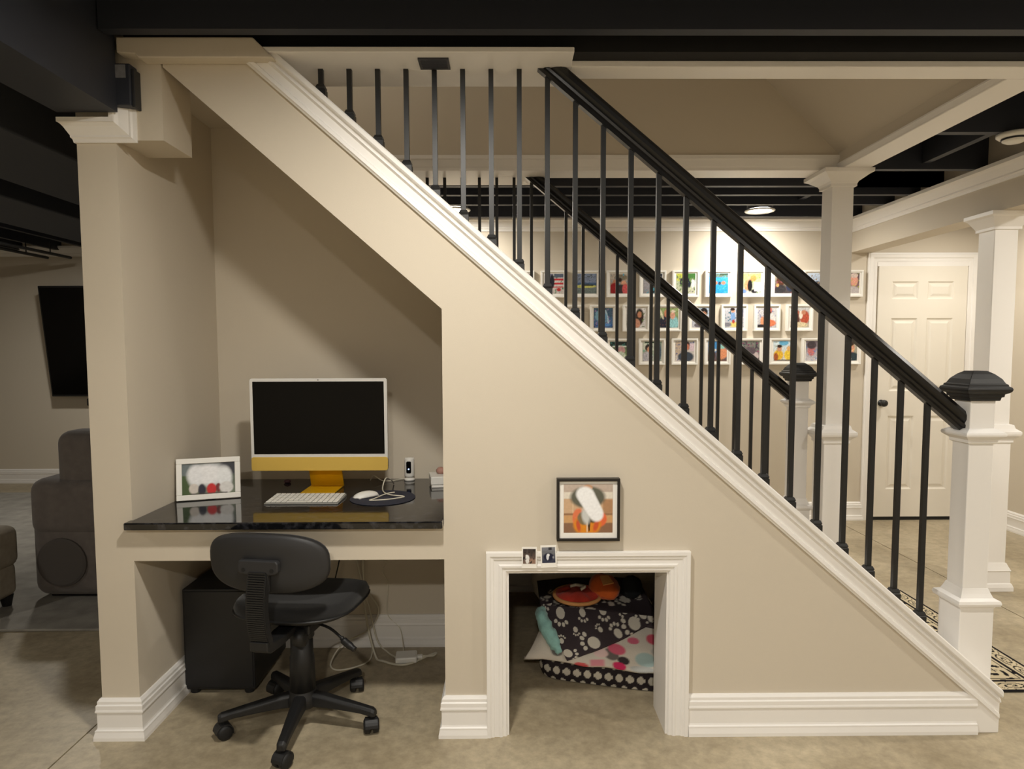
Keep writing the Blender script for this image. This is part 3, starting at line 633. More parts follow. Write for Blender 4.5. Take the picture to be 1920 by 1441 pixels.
# mouse pad, mouse, cable
pad = MB().lathe([(.128, 0), (.130, .0015), (.128, .003), (.0, .003)], n=48).build('mouse_pad', NAVYPAD, smooth=False, loc=(-.498, .340, ZT)); pad.scale = (1, 1.08, 1)
tag(pad, 'round dark navy mouse pad under the white mouse', 'mouse pad')
ms = thing('computer_mouse', 'smooth white mouse lying on the navy pad', 'mouse', (-.568, .352, ZT + .0032), -.75)
rs = []
for i in range(11):
    t = -1 + 2 * i / 10; wv = .030 * max(.03, (1 - abs(t) ** 3.2)) ** .5; hh = .021 * max(.02, (1 - abs(t) ** 2.2)) ** .6
    rs.append([(wv * math.cos(a), t * .057, .002 + hh * max(0, math.sin(a))) for a in [PI * j / 12 for j in range(13)]])
MB().rings(rs).build('shell', WHITEPL, ms, smooth=True)
box('base_plate', SILVER, -.024, .024, -.048, .048, 0, .003, ms, .001)
cb = MB().tube([(-.50, .62, ZT + .004), (-.50, .56, ZT + .03), (-.513, .50, ZT + .05), (-.52, .46, ZT + .02), (-.505, .405, ZT + .010), (-.47, .36, ZT + .008), (-.42, .34, ZT + .007), (-.415, .325, ZT + .006), (-.47, .285, ZT + .006), (-.535, .27, ZT + .006), (-.525, .30, ZT + .006), (-.49, .385, ZT + .008), (-.462, .41, ZT + .008)], .0026, 8, 8)
tag(cb.build('charging_cable', OFFW), 'looped cream charging cable lying on the navy mouse pad', 'cable')
cb = MB().tube([(-.62, .70, ZT + .003), (-.60, .69, ZT + .025), (-.56, .66, ZT + .010), (-.52, .68, ZT + .004), (-.485, .72, ZT + .004), (-.462, .715, ZT + .006)], .0022, 8, 8)
tag(cb.build('camera_cable', OFFW), 'thin white cable running from behind the computer to the white camera', 'cable')
# small white indoor camera
cm = thing('security_camera', 'small white cylinder camera with blue light on the worktop', 'camera', (-.443, .712, ZT))
MB().lathe([(.024, 0), (.024, .008), (.019, .012), (.012, .014), (.012, .018)], n=24).build('foot', WHITEPL, cm, smooth=True)
MB().lathe([(.012, .014), (.021, .017), (.0225, .024), (.0225, .098), (.020, .104), (.0, .105)], n=28).build('body', WHITEPL, cm, smooth=True)
MB().rings([rrect(-.011, .011, .036, .090, .006, y) for y in (-.0242, -.018)]).build('lens_panel', SCREEN, cm, .0005)
MB().lathe([(.0028, -.0256), (.0028, -.024)], n=12, axis='y', z0=.055).build('status_light', LEDB, cm)
# small white boxes at the right end
bx = thing('white_box', 'small white box at the right end of the worktop', 'box', (-.285, .60, ZT), .18)
box('lid', WHITEPL, -.052, .05, -.062, .06, .013, .048, bx, .003); box('tray', MATB, -.049, .047, -.059, .057, 0, .012, bx, .002)
PINK = mat('tan_pink_rubber', (176, 132, 118), 0.6)
tag(MB().lathe([(.012, 0), (.020, .006), (.022, .016), (.014, .026), (.004, .029)], n=20).build('small_toy', PINK, smooth=True, loc=(-.290, .615, ZT + .0485)), 'small tan-pink toy resting on the white box', 'toy')
tag(MB().lathe([(.010, 0), (.016, .004), (.013, .012), (.003, .016)], n=16).build('small_toy', mat('maroon_rubber', (58, 26, 34), 0.6), smooth=True, loc=(-.985, .665, ZT)), 'tiny dark maroon knick-knack behind the computer', 'toy')
# white landscape photo frame leaning back
pf = thing('desk_photo_frame', 'white landscape photo frame standing at the left of the worktop', 'picture frame', (-1.1905, .330, ZT), .33)
tl = empty('body', (0, 0, 0)); tl.parent = pf; tl.rotation_euler = (-.16, 0, 0); tl.name = 'frame_body'
fw, fh = .118, .166
frame_ring(MB(), -fw, fw, .001, fh, .021, -.012, .004).build('frame', WHITEF, tl, .002)
box('backing', GREYPL, -fw + .004, fw - .004, .0, .006, .004, fh - .004, tl)
sh = [('bg', (120, 130, 110), (60, 72, 70)), ('e', .06, .5, .2, .6, (70, 90, 52)), ('r', 0, .62, 1, 1, (110, 120, 122)), ('e', .9, .85, .2, .25, (56, 58, 66)), ('e', .5, .62, .36, .34, (244, 244, 246), 0, .5), ('e', .25, .6, .14, .34, (240, 241, 244), 0, .5), ('e', .8, .5, .14, .36, (240, 242, 244), 0, .4),
      ('e', .22, .2, .09, .16, (214, 206, 198)), ('e', .37, .16, .07, .18, (44, 44, 60)), ('e', .55, .17, .09, .18, (204, 44, 46)), ('e', .68, .2, .05, .14, (120, 50, 50)), ('e', .83, .2, .13, .18, (224, 222, 220)), ('r', .15, 0, .85, .05, (70, 64, 60))]
print_plane('print', 0, -.004, fh / 2, .196, .126, sh, 56, 40, tl, 3, .1)
MB().prism([(.028, .11), (.031, .11), (.085, .001), (.082, .001)], -.02, .02, 'x').build('easel_leg', GREYPL, pf)

# ------------------------------------------------------------------ picture and instant photos over the pet doorway
bp = thing('framed_picture', 'square black-framed picture with dark hat hanging above the pet doorway', 'picture frame', (.2865, 0, .8295))
s_ = .1105
frame_ring(MB(), -s_, s_, -s_, s_, .009, -.030, -.001).build('frame', BLKF, bp, .001)
box('mat_board', MATB, -s_ + .009, s_ - .009, -.020, -.002, -s_ + .009, s_ - .009, bp)
sh = [('bg', (146, 112, 84), (196, 180, 168)), ('r', 0, .70, 1, .84, (228, 220, 206)), ('r', 0, .38, 1, .70, (206, 172, 138)), ('r', .80, .40, 1, .68, (178, 136, 100)), ('r', .18, .40, .195, .70, (228, 204, 172)), ('r', 0, .36, 1, .40, (150, 110, 80)), ('r', 0, .20, 1, .36, (206, 160, 110)), ('r', 0, 0, 1, .20, (140, 104, 80)),
      ('e', .49, .73, .355, .225, (98, 98, 86)), ('e', .49, .93, .10, .06, (196, 150, 116)),
      ('e', .30, .30, .12, .20, (226, 124, 84)), ('e', .72, .28, .16, .16, (228, 108, 66), .5), ('e', .48, .16, .28, .22, (222, 140, 40)), ('e', .42, .3, .14, .14, (128, 112, 84)), ('e', .60, .32, .12, .12, (92, 78, 50)), ('e', .60, .32, .035, .03, (214, 190, 100)),
      ('e', .30, .14, .04, .12, (198, 84, 54), .2, .6), ('e', .66, .14, .05, .12, (206, 90, 50), -.3, .6), ('e', .52, .18, .022, .16, (30, 28, 26)), ('e', .48, .14, .018, .14, (230, 200, 170)),
      ('e', .45, .34, .08, .16, (206, 208, 206), .2, .6)] + [('e', .43 + .24 * k / 9, .80 - .42 * k / 9, .175 - .004 * k, .15, (247, 248, 250), 0, .35) for k in range(10)]
print_plane('print', 0, -.0208, .004, .172, .172, sh, 72, 72, bp, 5, .08)
def instant(x, z, wd, ht, shapes, label, rot, yb):
    t = thing('instant_photo', label, 'photograph', (x, yb, z), 0, 'instant photos stuck to the doorway casing')
    t.rotation_euler = (0, rot, 0)
    box('card', MATB, -wd / 2, wd / 2, -.0012, 0, -ht / 2, ht / 2, t)
    print_plane('print', 0, -.0016, ht * .06, wd * .84, ht * .70, shapes, 26, 30, t, 8, .2)
instant(.0795, .660, .053, .076, [('bg', (120, 100, 90), (48, 44, 46)), ('e', .35, .3, .16, .3, (232, 230, 228)), ('e', .3, .52, .1, .1, (240, 238, 236)), ('r', .5, .0, 1, .35, (150, 120, 104)), ('r', .3, .6, .4, 1, (80, 72, 70)), ('r', .6, .5, .75, 1, (66, 58, 56)), ('n', 7, .3, (30, 28, 30))], 'instant photo with small white pet, left of the pair on the casing', .01, -.0225)
instant(.1475, .664, .056, .080, [('bg', (36, 40, 66), (130, 132, 140)), ('r', 0, .55, 1, .75, (112, 114, 120)), ('e', .5, .38, .38, .26, (30, 34, 58)), ('e', .42, .38, .09, .2, (226, 228, 236)), ('e', .5, .5, .08, .08, (236, 238, 244)), ('r', .5, .82, .75, 1, (50, 50, 58)), ('e', .85, .35, .06, .08, (150, 150, 160))], 'instant photo of white pet on dark seat, right of the pair on the casing', -.03, -.0225)

# ------------------------------------------------------------------ office chair
oc = thing('office_chair', 'black armless swivel office chair pushed up to the granite desk', 'chair', (-.762, .092, 0), -.16)
def rsup(cx, cy, rx, ry, z, n=40, p=3.2, dz=None):
    out = []
    for j in range(n):
        a = 2 * PI * j / n; c, s = math.cos(a), math.sin(a)
        x = rx * (abs(c) ** (2 / p)) * (1 if c >= 0 else -1); y = ry * (abs(s) ** (2 / p)) * (1 if s >= 0 else -1)
        out.append((cx + x, cy + y, z + (dz(x, y) if dz else 0)))
    return out
dz = lambda x, y: -.030 * (x / .23) ** 2 * 0 - .02 * max(0, (y - .10) / .12) ** 2 + .014 * (abs(x) / .23) ** 2 + .012 * max(0, (-y - .10) / .12)
rs = [rsup(0, .03, .200, .200, .438, dz=dz), rsup(0, .03, .217, .216, .446, dz=dz), rsup(0, .03, .220, .220, .462, dz=dz), rsup(0, .03, .211, .212, .482, dz=dz), rsup(0, .03, .19, .18, .492, dz=dz), rsup(0, .03, .10, .09, .489, dz=dz), rsup(0, .03, .01, .01, .487, dz=dz)]
MB().rings(rs).build('seat', CHAIRF, oc, smooth=True)
rs = [rsup(0, .03, .13, .12, .412), rsup(0, .03, .19, .192, .430, dz=dz), rsup(0, .03, .222, .222, .444, dz=dz), rsup(0, .03, .223, .223, .450, dz=dz)]
MB().rings(rs).build('seat_shell', PLASTIC, oc, smooth=True)
# backrest: curved rounded pad
def back_ring(rx, rz, y, p=3.0, n=44):
    out = []
    for j in range(n):
        a = 2 * PI * j / n; c, s = math.cos(a), math.sin(a)
        x = rx * (abs(c) ** (2 / p)) * (1 if c >= 0 else -1); z = rz * (abs(s) ** (2 / p)) * (1 if s >= 0 else -1)
        z *= (1.0 - .05 * (x / .2) ** 2)
        out.append((x, y + .9 * x * x - .10 * z, .688 + z))
    return out
rs = [back_ring(.01, .005, -.277), back_ring(.12, .06, -.277), back_ring(.195, .092, -.274), back_ring(.209, .1, -.268), back_ring(.214, .104, -.258)]
bk = MB().rings(rs).build('backrest_shell', GREYPL, oc, smooth=True)
rs = [back_ring(.214, .104, -.258), back_ring(.210, .102, -.243), back_ring(.18, .086, -.228), back_ring(.10, .05, -.222), back_ring(.01, .005, -.221)]
MB().rings(rs).build('backrest', CHAIRF, oc, smooth=True)
# T bracket with two bolts, ribbed spine cover
br = MB(); br.prism([(-.070, .700), (-.064, .709), (.064, .709), (.070, .700), (.070, .672), (.060, .664), (.034, .660), (.032, .60), (-.032, .60), (-.034, .660), (-.060, .664), (-.070, .672)], -.298, -.276)
bro = br.build('back_bracket', GREYPL, oc, .005, seg=3)
for sx in (-.049, .049):
    MB().lathe([(.0065, -.2995), (.0065, -.296)], cx=sx, n=14, axis='y', z0=.678).build('bolt', RUBBER, bro)
sp = MB(); n = 34
for i in range(n):
    t = i / (n - 1); z = .668 - .245 * t; y = -.296 - .020 * math.sin(PI * min(1, t * 1.05)) + .03 * max(0, t - .8)
    hh = .0026
    sp.box(-.030, .030, y - .006, y + .016, z - hh, z + hh)
for sx in (-1, 1):
    rs = []
    for i in range(18):
        t = i / 17; z = .668 - .245 * t; y = -.296 - .020 * math.sin(PI * min(1, t * 1.05)) + .03 * max(0, t - .8)
        rs.append([(sx * .027, y - .004, z), (sx * .033, y - .004, z), (sx * .033, y + .022, z), (sx * .027, y + .022, z)])
    sp.rings(rs)
rs = []
for i in range(18):
    t = i / 17; z = .668 - .245 * t; y = -.296 - .020 * math.sin(PI * min(1, t * 1.05)) + .03 * max(0, t - .8)
    rs.append([(-.028, y + .001, z), (.028, y + .001, z), (.028, y + .018, z), (-.028, y + .018, z)])
sp.rings(rs); sp.build('ribbed_spine', PLASTIC, oc)
MB().rings([[(-.032, y, z - hgt), (.032, y, z - hgt), (.032, y, z + hgt), (-.032, y, z + hgt)] for y, z, hgt in ((-.306, .425, .016), (-.28, .412, .018), (-.20, .402, .014), (-.06, .405, .012), (.02, .405, .012))]).build('spine_arm', PLASTIC, oc, .004)
box('tilt_mechanism', PLASTIC, -.075, .075, -.09, .10, .372, .414, oc, .008)
MB().lathe([(.012, -.02), (.030, -.018), (.034, 0), (.030, .018), (.012, .02)], n=20, axis='x', cx=.045, cy=-.10, z0=.372).build('tension_knob', PLASTIC, oc, smooth=True)
MB().lathe([(.043, .33), (.046, .335), (.046, .372), (.040, .376)], n=24).build('column_collar', PLASTIC, oc, smooth=True)
MB().lathe([(.047, .13), (.044, .26), (.041, .265), (.040, .36)], n=28).build('gas_column', PLASTIC, oc, smooth=True)
MB().lathe([(.050, .072), (.060, .085), (.058, .115), (.046, .135), (.044, .15)], n=28).build('hub', PLASTIC, oc, smooth=True)
lv = MB().tube([(.04, -.02, .400), (.13, -.055, .396), (.185, -.075, .372), (.20, -.08, .362)], .005, 8).build('lever', IRON, oc)
MB().tube([(.188, -.076, .371), (.205, -.082, .358), (.245, -.096, .340)], [.008, .013, .013, .010], 12).build('lever_grip', PLASTIC, lv)
# star base and casters
def caster(parent, x, y, ang):
    c = empty('caster', (x, y, 0), ang); c.parent = parent
    MB().lathe([(.004, .05), (.0055, .052), (.0055, .085)], n=10).build('stem', IRON, c)
    for sx in (-1, 1):
        MB().lathe([(.010, sx * .006), (.026, sx * .006), (.0275, sx * .011), (.026, sx * .024), (.018, sx * .028), (.002, sx * .028)], n=24, axis='x', z0=.0276).build('wheel', RUBBER, c, smooth=True)
    rs = []
    for i in range(11):
        a = -.35 + (PI + .3) * i / 10
        rs.append([(-.022, .031 * math.cos(a), .0276 + .031 * math.sin(a)), (.022, .031 * math.cos(a), .0276 + .031 * math.sin(a)), (.022, .027 * math.cos(a), .0276 + .027 * math.sin(a)), (-.022, .027 * math.cos(a), .0276 + .027 * math.sin(a))])
    MB().rings(rs).build('hood', PLASTIC, c, smooth=False)
    return c
cproto = None
for i, a in enumerate((-90, -17, 55, 127, 199)):
    th = math.radians(a) + .20
    d = Vector((math.cos(th), math.sin(th), 0)); q = Vector((-d.y, d.x, 0))
    rs = []
    for r, wdt, z0, z1 in ((.03, .026, .078, .130), (.09, .024, .080, .124), (.17, .021, .078, .112), (.24, .018, .074, .102), (.282, .017, .066, .095), (.294, .013, .064, .088)):
        rs.append([tuple(d * r + q * s2 * wdt * kx + Vector((0, 0, z))) for s2, kx, z in ((-1, 1, z0), (1, 1, z0), (1, .95, z1 - .010), (1, .55, z1), (-1, .55, z1), (-1, .95, z1 - .010))])
    lg = MB().rings(rs).build('base_leg', PLASTIC, oc, .004)
    caster(oc, d.x * .276, d.y * .276, th + (1.1, .5, -.8, .3, 1.9)[i])

# ------------------------------------------------------------------ black cabinet under the desk
cbx = thing('filing_cabinet', 'low black box cabinet under the worktop behind the chair', 'cabinet', (-1.163, .50, 0), 0)
box('body', CABM, -.142, .142, -.19, .20, .018, .435, cbx, .006)
for sx in (-.11, .11):
    for sy in (-.165, .165): MB().lathe([(.018, 0), (.020, .004), (.020, .018)], cx=sx, cy=sy, n=16).build('foot', RUBBER, cbx)
box('front_panel', CABM, -.135, .135, -.1935, -.19, .030, .425, cbx, .003)

# ------------------------------------------------------------------ power adapter and cables under the desk
pa = thing('power_adapter', 'white square power adapter on the floor under the worktop', 'adapter', (-.452, .60, 0), .12)
box('brick', WHITEPL, -.048, .048, -.040, .040, 0.001, .030, pa, .008, seg=3)
box('plug', WHITEPL, .048, .072, -.010, .010, .008, .022, pa, .003)
def cable(pts, r, label, m=OFFW): tag(MB().tube(pts, r, 8, 8).build('power_cable', m), label, 'cable')
cable([(-.380, .608, .015), (-.335, .63, .008), (-.325, .66, .006), (-.36, .63, .006), (-.45, .545, .006), (-.55, .58, .006), (-.60, .63, .02), (-.66, .72, .22), (-.665, .735, .66)], .005, 'thick white cable looping from the adapter up the niche wall')
cable([(-.500, .60, .015), (-.545, .66, .01), (-.60, .70, .05), (-.64, .72, .20), (-.70, .735, .45), (-.70, .74, .70)], .0035, 'white cable rising steeply left of the adapter')
cable([(-.62, .69, .03), (-.615, .60, .006), (-.66, .53, .006), (-.74, .50, .006), (-.775, .54, .02), (-.745, .64, .06), (-.65, .72, .09), (-.60, .735, .18), (-.67, .74, .34), (-.655, .74, .68)], .0035, 'white cable making a loop on the floor near the chair base')
cable([(-.470, .64, .025), (-.50, .735, .09), (-.56, .745, .16), (-.555, .748, .30), (-.58, .748, .36), (-.56, .748, .40), (-.60, .748, .44), (-.58, .748, .52), (-.575, .748, .70)], .0018, 'very thin white wire wavering up the niche wall')
cable([(-.765, .74, .70), (-.765, .74, .50), (-.78, .73, .40), (-.80, .70, .30)], .003, 'short black cable hanging below the worktop', RUBBER)

# ------------------------------------------------------------------ pet bedding in the nook
def cloth(name, nx, nz_, pos, colf, label, cat, th=.008, material=None, keep=None):
    m = MB(); m.cols = []; m.smooth = True
    for j in range(nz_ + 1):
        for i in range(nx + 1):
            u, v = i / nx, j / nz_; m.v.append(pos(u, v)); m.cols.append(colf(u, v))
    for j in range(nz_):
        for i in range(nx):
            a = j * (nx + 1) + i
            if keep and not keep((i + .5) / nx, (j + .5) / nz_): continue
            m.f.append((a, a + 1, a + nx + 2, a + nx + 1))
    return tag(m.build(name, material or FLEECE, None, solid=th), label, cat)
nn = lambda x, y, z: mnoise.noise(Vector((x, y, z)))
# dog bed: low cushion with a lattice printed band
def _sup(a):
    c, s = math.cos(a), math.sin(a); p = 6.0
    return (.285 * (abs(c) ** (2 / p)) * (1 if c >= 0 else -1), .27 * (abs(s) ** (2 / p)) * (1 if s >= 0 else -1))
_o = [_sup(2 * PI * i / 6000) for i in range(6001)]; _cum = [0.0]
for i in range(6000): _cum.append(_cum[-1] + math.dist(_o[i], _o[i + 1]))
def outline(u):
    import bisect
    s_ = u * _cum[-1]; k = max(1, min(6000, bisect.bisect_left(_cum, s_))); d = _cum[k] - _cum[k - 1]; t = (s_ - _cum[k - 1]) / d if d > 1e-9 else 0
    return tuple(_o[k - 1][q] + (_o[k][q] - _o[k - 1][q]) * t for q in (0, 1))
def bed_point(u, v):
    x, y = outline(u)
    if v < .75:
        k = v / .75; bul = 1 + .035 * math.sin(PI * k); z = .004 + .086 * k
    else:
        k = (v - .75) / .25; bul = max(.0, 1 - k * k); z = .09 + .012 * math.sin(PI * k / 2)
    x *= bul; y *= bul; r = -.27
    return (.470 + x * math.cos(r) - y * math.sin(r), .610 + x * math.sin(r) + y * math.cos(r), z)
dark, cream = L(50, 44, 46), L(204, 198, 184)
def bed_col(u, v):
    N = 48; k = u * N; z = v / .75 * 2.0
    if v > .76: return dark
    def blob(cx, cz, r): 
        dx, dy = abs(k - cx), abs((z - cz) * 1.05); return max(dx, dy, (dx + dy) * .74) < r
    kk = math.floor(k)
    if blob(kk + .5, 1.0, .36): return cream
    for q in (0, 1):
        if blob(kk + q, 0.02, .26) or blob(kk + q, 1.98, .26): return cream
    return dark
m = MB(); m.cols = []; m.smooth = True; NX_, NZ_ = 560, 24
for j in range(NZ_ + 1):
    for i in range(NX_): m.v.append(bed_point(i / NX_, j / NZ_)); m.cols.append(bed_col(i / NX_, j / NZ_))
for j in range(NZ_):
    for i in range(NX_):
        k = (i + 1) % NX_; m.f.append((j * NX_ + i, j * NX_ + k, (j + 1) * NX_ + k, (j + 1) * NX_ + i))
tag(m.build('dog_bed', WOVEN), 'low dog bed with dark and cream lattice band on the nook floor', 'dog bed')
# white fleece blanket hanging over the bed front (pink, grey and teal patches)
WB = [('e', .30, .38, .05, .13, (222, 90, 118)), ('e', .24, .24, .04, .09, (120, 116, 112)), ('e', .36, .30, .05, .12, (186, 214, 214)), ('e', .62, .30, .05, .12, (120, 112, 110)), ('e', .66, .42, .06, .10, (228, 110, 136)), ('e', .70, .22, .04, .08, (70, 62, 64)),
      ('r', .47, .06, .57, .17, (226, 150, 162)), ('e', .67, .10, .045, .07, (226, 60, 112)), ('e', .41, .05, .05, .05, (218, 96, 100)), ('e', .85, .28, .07, .13, (176, 200, 200)), ('e', .82, .10, .08, .06, (196, 198, 196)), ('e', .95, .45, .06, .09, (190, 186, 180)), ('e', .92, .66, .05, .08, (222, 96, 116)), ('e', .78, .62, .04, .06, (216, 110, 136)),
      ('e', .55, .30, .05, .09, (236, 206, 204)), ('e', .98, .05, .05, .06, (212, 90, 110))]
def wb_pos(u, v):
    x = .070 + .575 * u
    yf = .445 - .185 * u
    y = yf - .035 + .14 * v * v + .045 * v + .010 * nn(u * 6, v * 4, 1.3)
    z = .094 + .165 * v + .008 * nn(u * 5, v * 3, 4.4)
    if u < .14: x += .13 * v * (1 - u / .14); z -= .012 * (1 - u / .14) * (1 - v)
    if v < .06: y += (.06 - v) * .4
    return (x, y, z)
cloth('fleece_blanket', 110, 56, wb_pos, lambda u, v: paint([('bg', (224, 216, 204), (222, 214, 204))] + WB, u, v), 'white fleece blanket with pink, grey and teal patches over the bed front', 'blanket', .012)
# dark paw-print blanket with a corner hanging in front
def paws():
    out = []
    #        x      z     size  angle(deg, pad towards)  colour
    for (x, z, s, an) in ((.345, .208, .040, 0), (.232, .288, .034, 90), (.325, .302, .024, 90), (.412, .317, .028, 95), (.387, .262, .016, -45), (.455, .262, .028, -60), (.520, .286, .040, 30), (.262, .150, .030, 170),
                         (.290, .242, .017, 100), (.230, .205, .017, -100), (.420, .168, .022, 200), (.495, .330, .022, 20), (.180, .330, .024, 40), (.270, .352, .02, 60), (.565, .325, .024, 0), (.60, .31, .02, 80), (.22, .37, .022, 10), (.34, .36, .02, 120), (.45, .37, .022, 80), (.56, .385, .02, 10), (.30, .125, .016, 90)):
        a = math.radians(an); ux, uz = math.cos(a), math.sin(a)
        out.append((x + ux * s * .35, z + uz * s * .35, s * .62, s * .55, a))
        for k in (-1.15, -.4, .4, 1.15):
            b = a + PI + k * .78
            out.append((x + math.cos(b) * s * .85, z + math.sin(b) * s * .85, s * .24, s * .20, b))
    return out
PAWS = paws(); pdk, plt = L(70, 62, 66), L(226, 220, 208)
def paw_col(x, z):
    for cx, cz, rx, rz, a in PAWS:
        dx, dz_ = x - cx, z - cz
        if abs(dx) > .05 or abs(dz_) > .05: continue
        ca, sa = math.cos(a), math.sin(a); p, q = dx * ca + dz_ * sa, -dx * sa + dz_ * ca
        if (p / rx) ** 2 + (q / rz) ** 2 < 1: return plt
    return pdk
# front flap: triangle, apex down
def flap_pos(u, v):
    # v=1 upper edge, v=0 apex
    xl = .247 + (.160 - .247) * v; zl = .116 + (.268 - .116) * v
    xr = .247 + (.640 - .247) * min(1, v * 1.2); zr = .116 + (.268 - .116) * min(1, v * 1.2)
    x = xl + (xr - xl) * u; z = zl + (zr - zl) * u
    t = (z - .094) / .165; uu = (x - .07) / .575
    y = .445 - .185 * uu - .035 + .14 * t * t + .045 * t - .026 + .005 * nn(x * 14, z * 12, 7.7)
    return (x, y, z)
def flap_col(u, v):
    x, y, z = flap_pos(u, v); return paw_col(x, .118 + (z - .116) * 1.36)
pb = cloth('paw_blanket', 190, 120, flap_pos, flap_col, 'dark grey blanket with white paw prints, corner hanging over the bed', 'blanket', .010)
def ptop(u, v):
    x = .15 + .49 * u; y = .53 + .40 * v - .17 * u * (1 - v); z = .262 + .010 * nn(u * 4, v * 4, 2.2) - .02 * (1 - u) ** 3
    if v < .1: z -= (.1 - v) * .25
    return (x, y, z)
m = MB(); m.cols = []; m.smooth = True
for j in range(61):
    for i in range(61):
        p = ptop(i / 60, j / 60); m.v.append(p); m.cols.append(paw_col(p[0], .16 + (p[1] - .4) * .6))
for j in range(60):
    for i in range(60):
        a = j * 61 + i; m.f.append((a, a + 1, a + 62, a + 61))
m.build('folded_top', FLEECE, pb, solid=.012)
# stack of bedding that carries the blankets
def pillow(name, cx, cy, cz, rx, ry, rz, material, label, cat, p=2.6, ns=.04, rot=0, seed=0, n=36):
    m = MB(); m.smooth = True; rs = []
    for j in range(1, 16):
        ph = -PI / 2 + PI * j / 16; cph, sph = math.cos(ph), math.sin(ph)
        ring = []
        for i in range(n):
            a = 2 * PI * i / n; c, s = math.cos(a), math.sin(a)
            f = lambda t: (abs(t) ** (2 / p)) * (1 if t >= 0 else -1)
            k = 1 + ns * nn(c * 2 + seed, s * 2, sph * 2) * 2
            x, y, z = rx * f(cph) * f(c) * k, ry * f(cph) * f(s) * k, rz * f(sph) * k
            ring.append((x, y, z))
        rs.append(ring)
    m.rings(rs); o = m.build(name, material, loc=(cx, cy, cz), rotz=rot); return tag(o, label, cat) if label else o
FL1 = mat('grey_white_sherpa', (222, 215, 203), 1.0, bump=1.0, bscale=160, var=0.15, vscale=12)
TEAL = mat('teal_fuzzy_fleece', (156, 208, 204), 1.0, bump=1.0, bscale=220, var=0.15, vscale=30, sheen=0.3)
RED = mat('red_plush', (190, 52, 34), 0.95, bump=0.8, bscale=250, sheen=0.3)
ORG = mat('orange_plush', (214, 98, 34), 0.95, bump=0.8, bscale=250, var=0.1, vscale=20, sheen=0.3)
TAN = mat('tan_plush_edge', (222, 160, 100), 0.95, bump=0.6, bscale=300)
BLKP = mat('black_plush', (20, 24, 26), 0.95, bump=0.8, bscale=250)
pillow('folded_duvet', .42, .69, .175, .24, .20, .072, FL1, 'pale folded duvet hidden between the bed and the blankets', 'duvet', 4, .02, -.27)
pillow('sherpa_cushion', .45, 1.06, .30, .32, .14, .26, FL1, 'large off-white sherpa cushion at the back of the nook', 'cushion', 3.4, .03, -.1, 3)
# teal rolled fleece
m = MB(); pts = [(.148, .52, .258), (.150, .47, .248), (.172, .425, .208), (.202, .395, .165), (.228, .378, .136)]
m.tube(pts, [.022, .027, .029, .028, .022], 14, 6)
m.v = [tuple(Vector(p) + Vector((nn(p[0] * 60, p[1] * 60, p[2] * 60), nn(p[1] * 60, p[2] * 60, 5), nn(p[2] * 60, 3, p[0] * 60))) * .009) for p in m.v]
tag(m.build('teal_fleece', TEAL), 'fuzzy teal fleece roll at the left edge of the paw blanket', 'blanket')
# toys on top
rt_ = thing('plush_toy', 'red plush toy with tan edge lying on the paw blanket', 'toy', (.315, .605, .294), -.3)
m = MB(); m.smooth = True; rs = []
for j in range(1, 10):
    ph = -PI / 2 + PI * j / 10
    rs.append([(.100 * math.cos(ph) * math.cos(a), .075 * math.cos(ph) * math.sin(a), .028 * math.sin(ph) + .016 * nn(math.cos(a) * 2, math.sin(a) * 2, ph) + .10 * (.075 * math.sin(a)) * 3 * math.cos(ph) * .6) for a in [2 * PI * i / 28 for i in range(28)]])
m.rings(rs).build('body', RED, rt_)
MB().tube([(.103 * math.cos(a), .078 * math.sin(a), .10 * .078 * math.sin(a) * 1.8) for a in [2 * PI * i / 20 for i in range(21)]], .009, 8, 3).build('edge_piping', TAN, rt_)
MB().tube([(.02, -.02, .034), (.035, -.005, .042), (.02, .01, .040), (-.01, .02, .038), (-.03, .0, .036)], .007, 8, 4).build('rope_trim', FL1, rt_)
ot = thing('plush_toy', 'orange wing-shaped plush toy leaning beside the red one', 'toy', (.440, .600, .305), .2)
m = MB(); m.add([(-.075, -.03, -.03), (-.05, .05, .03), (.0, .06, .075), (.09, .03, .035), (.045, -.05, -.025), (-.01, -.055, -.03), (.01, -.02, .045), (-.04, .02, .045)],
                [(0, 5, 6, 7), (0, 7, 1), (7, 6, 2), (7, 2, 1), (6, 3, 2), (5, 4, 6), (4, 3, 6), (0, 1, 2, 3), (0, 3, 4, 5)])
m.v = [(p[0] * 1.5, p[1] * 1.4, p[2] * 1.35) for p in m.v]; m.build('body', ORG, ot, sub=1)
MB().add([(-.02, -.030, .046), (.030, -.024, .050), (.020, .02, .070), (-.018, .022, .070)], [(0, 1, 2, 3)]).build('tan_patch', TAN, ot, solid=.006)
pillow('plush_toy', .565, .640, .316, .048, .045, .050, BLKP, 'small black plush toy at the right of the bedding pile', 'toy', 2.2, .05, 0, 9, 24)

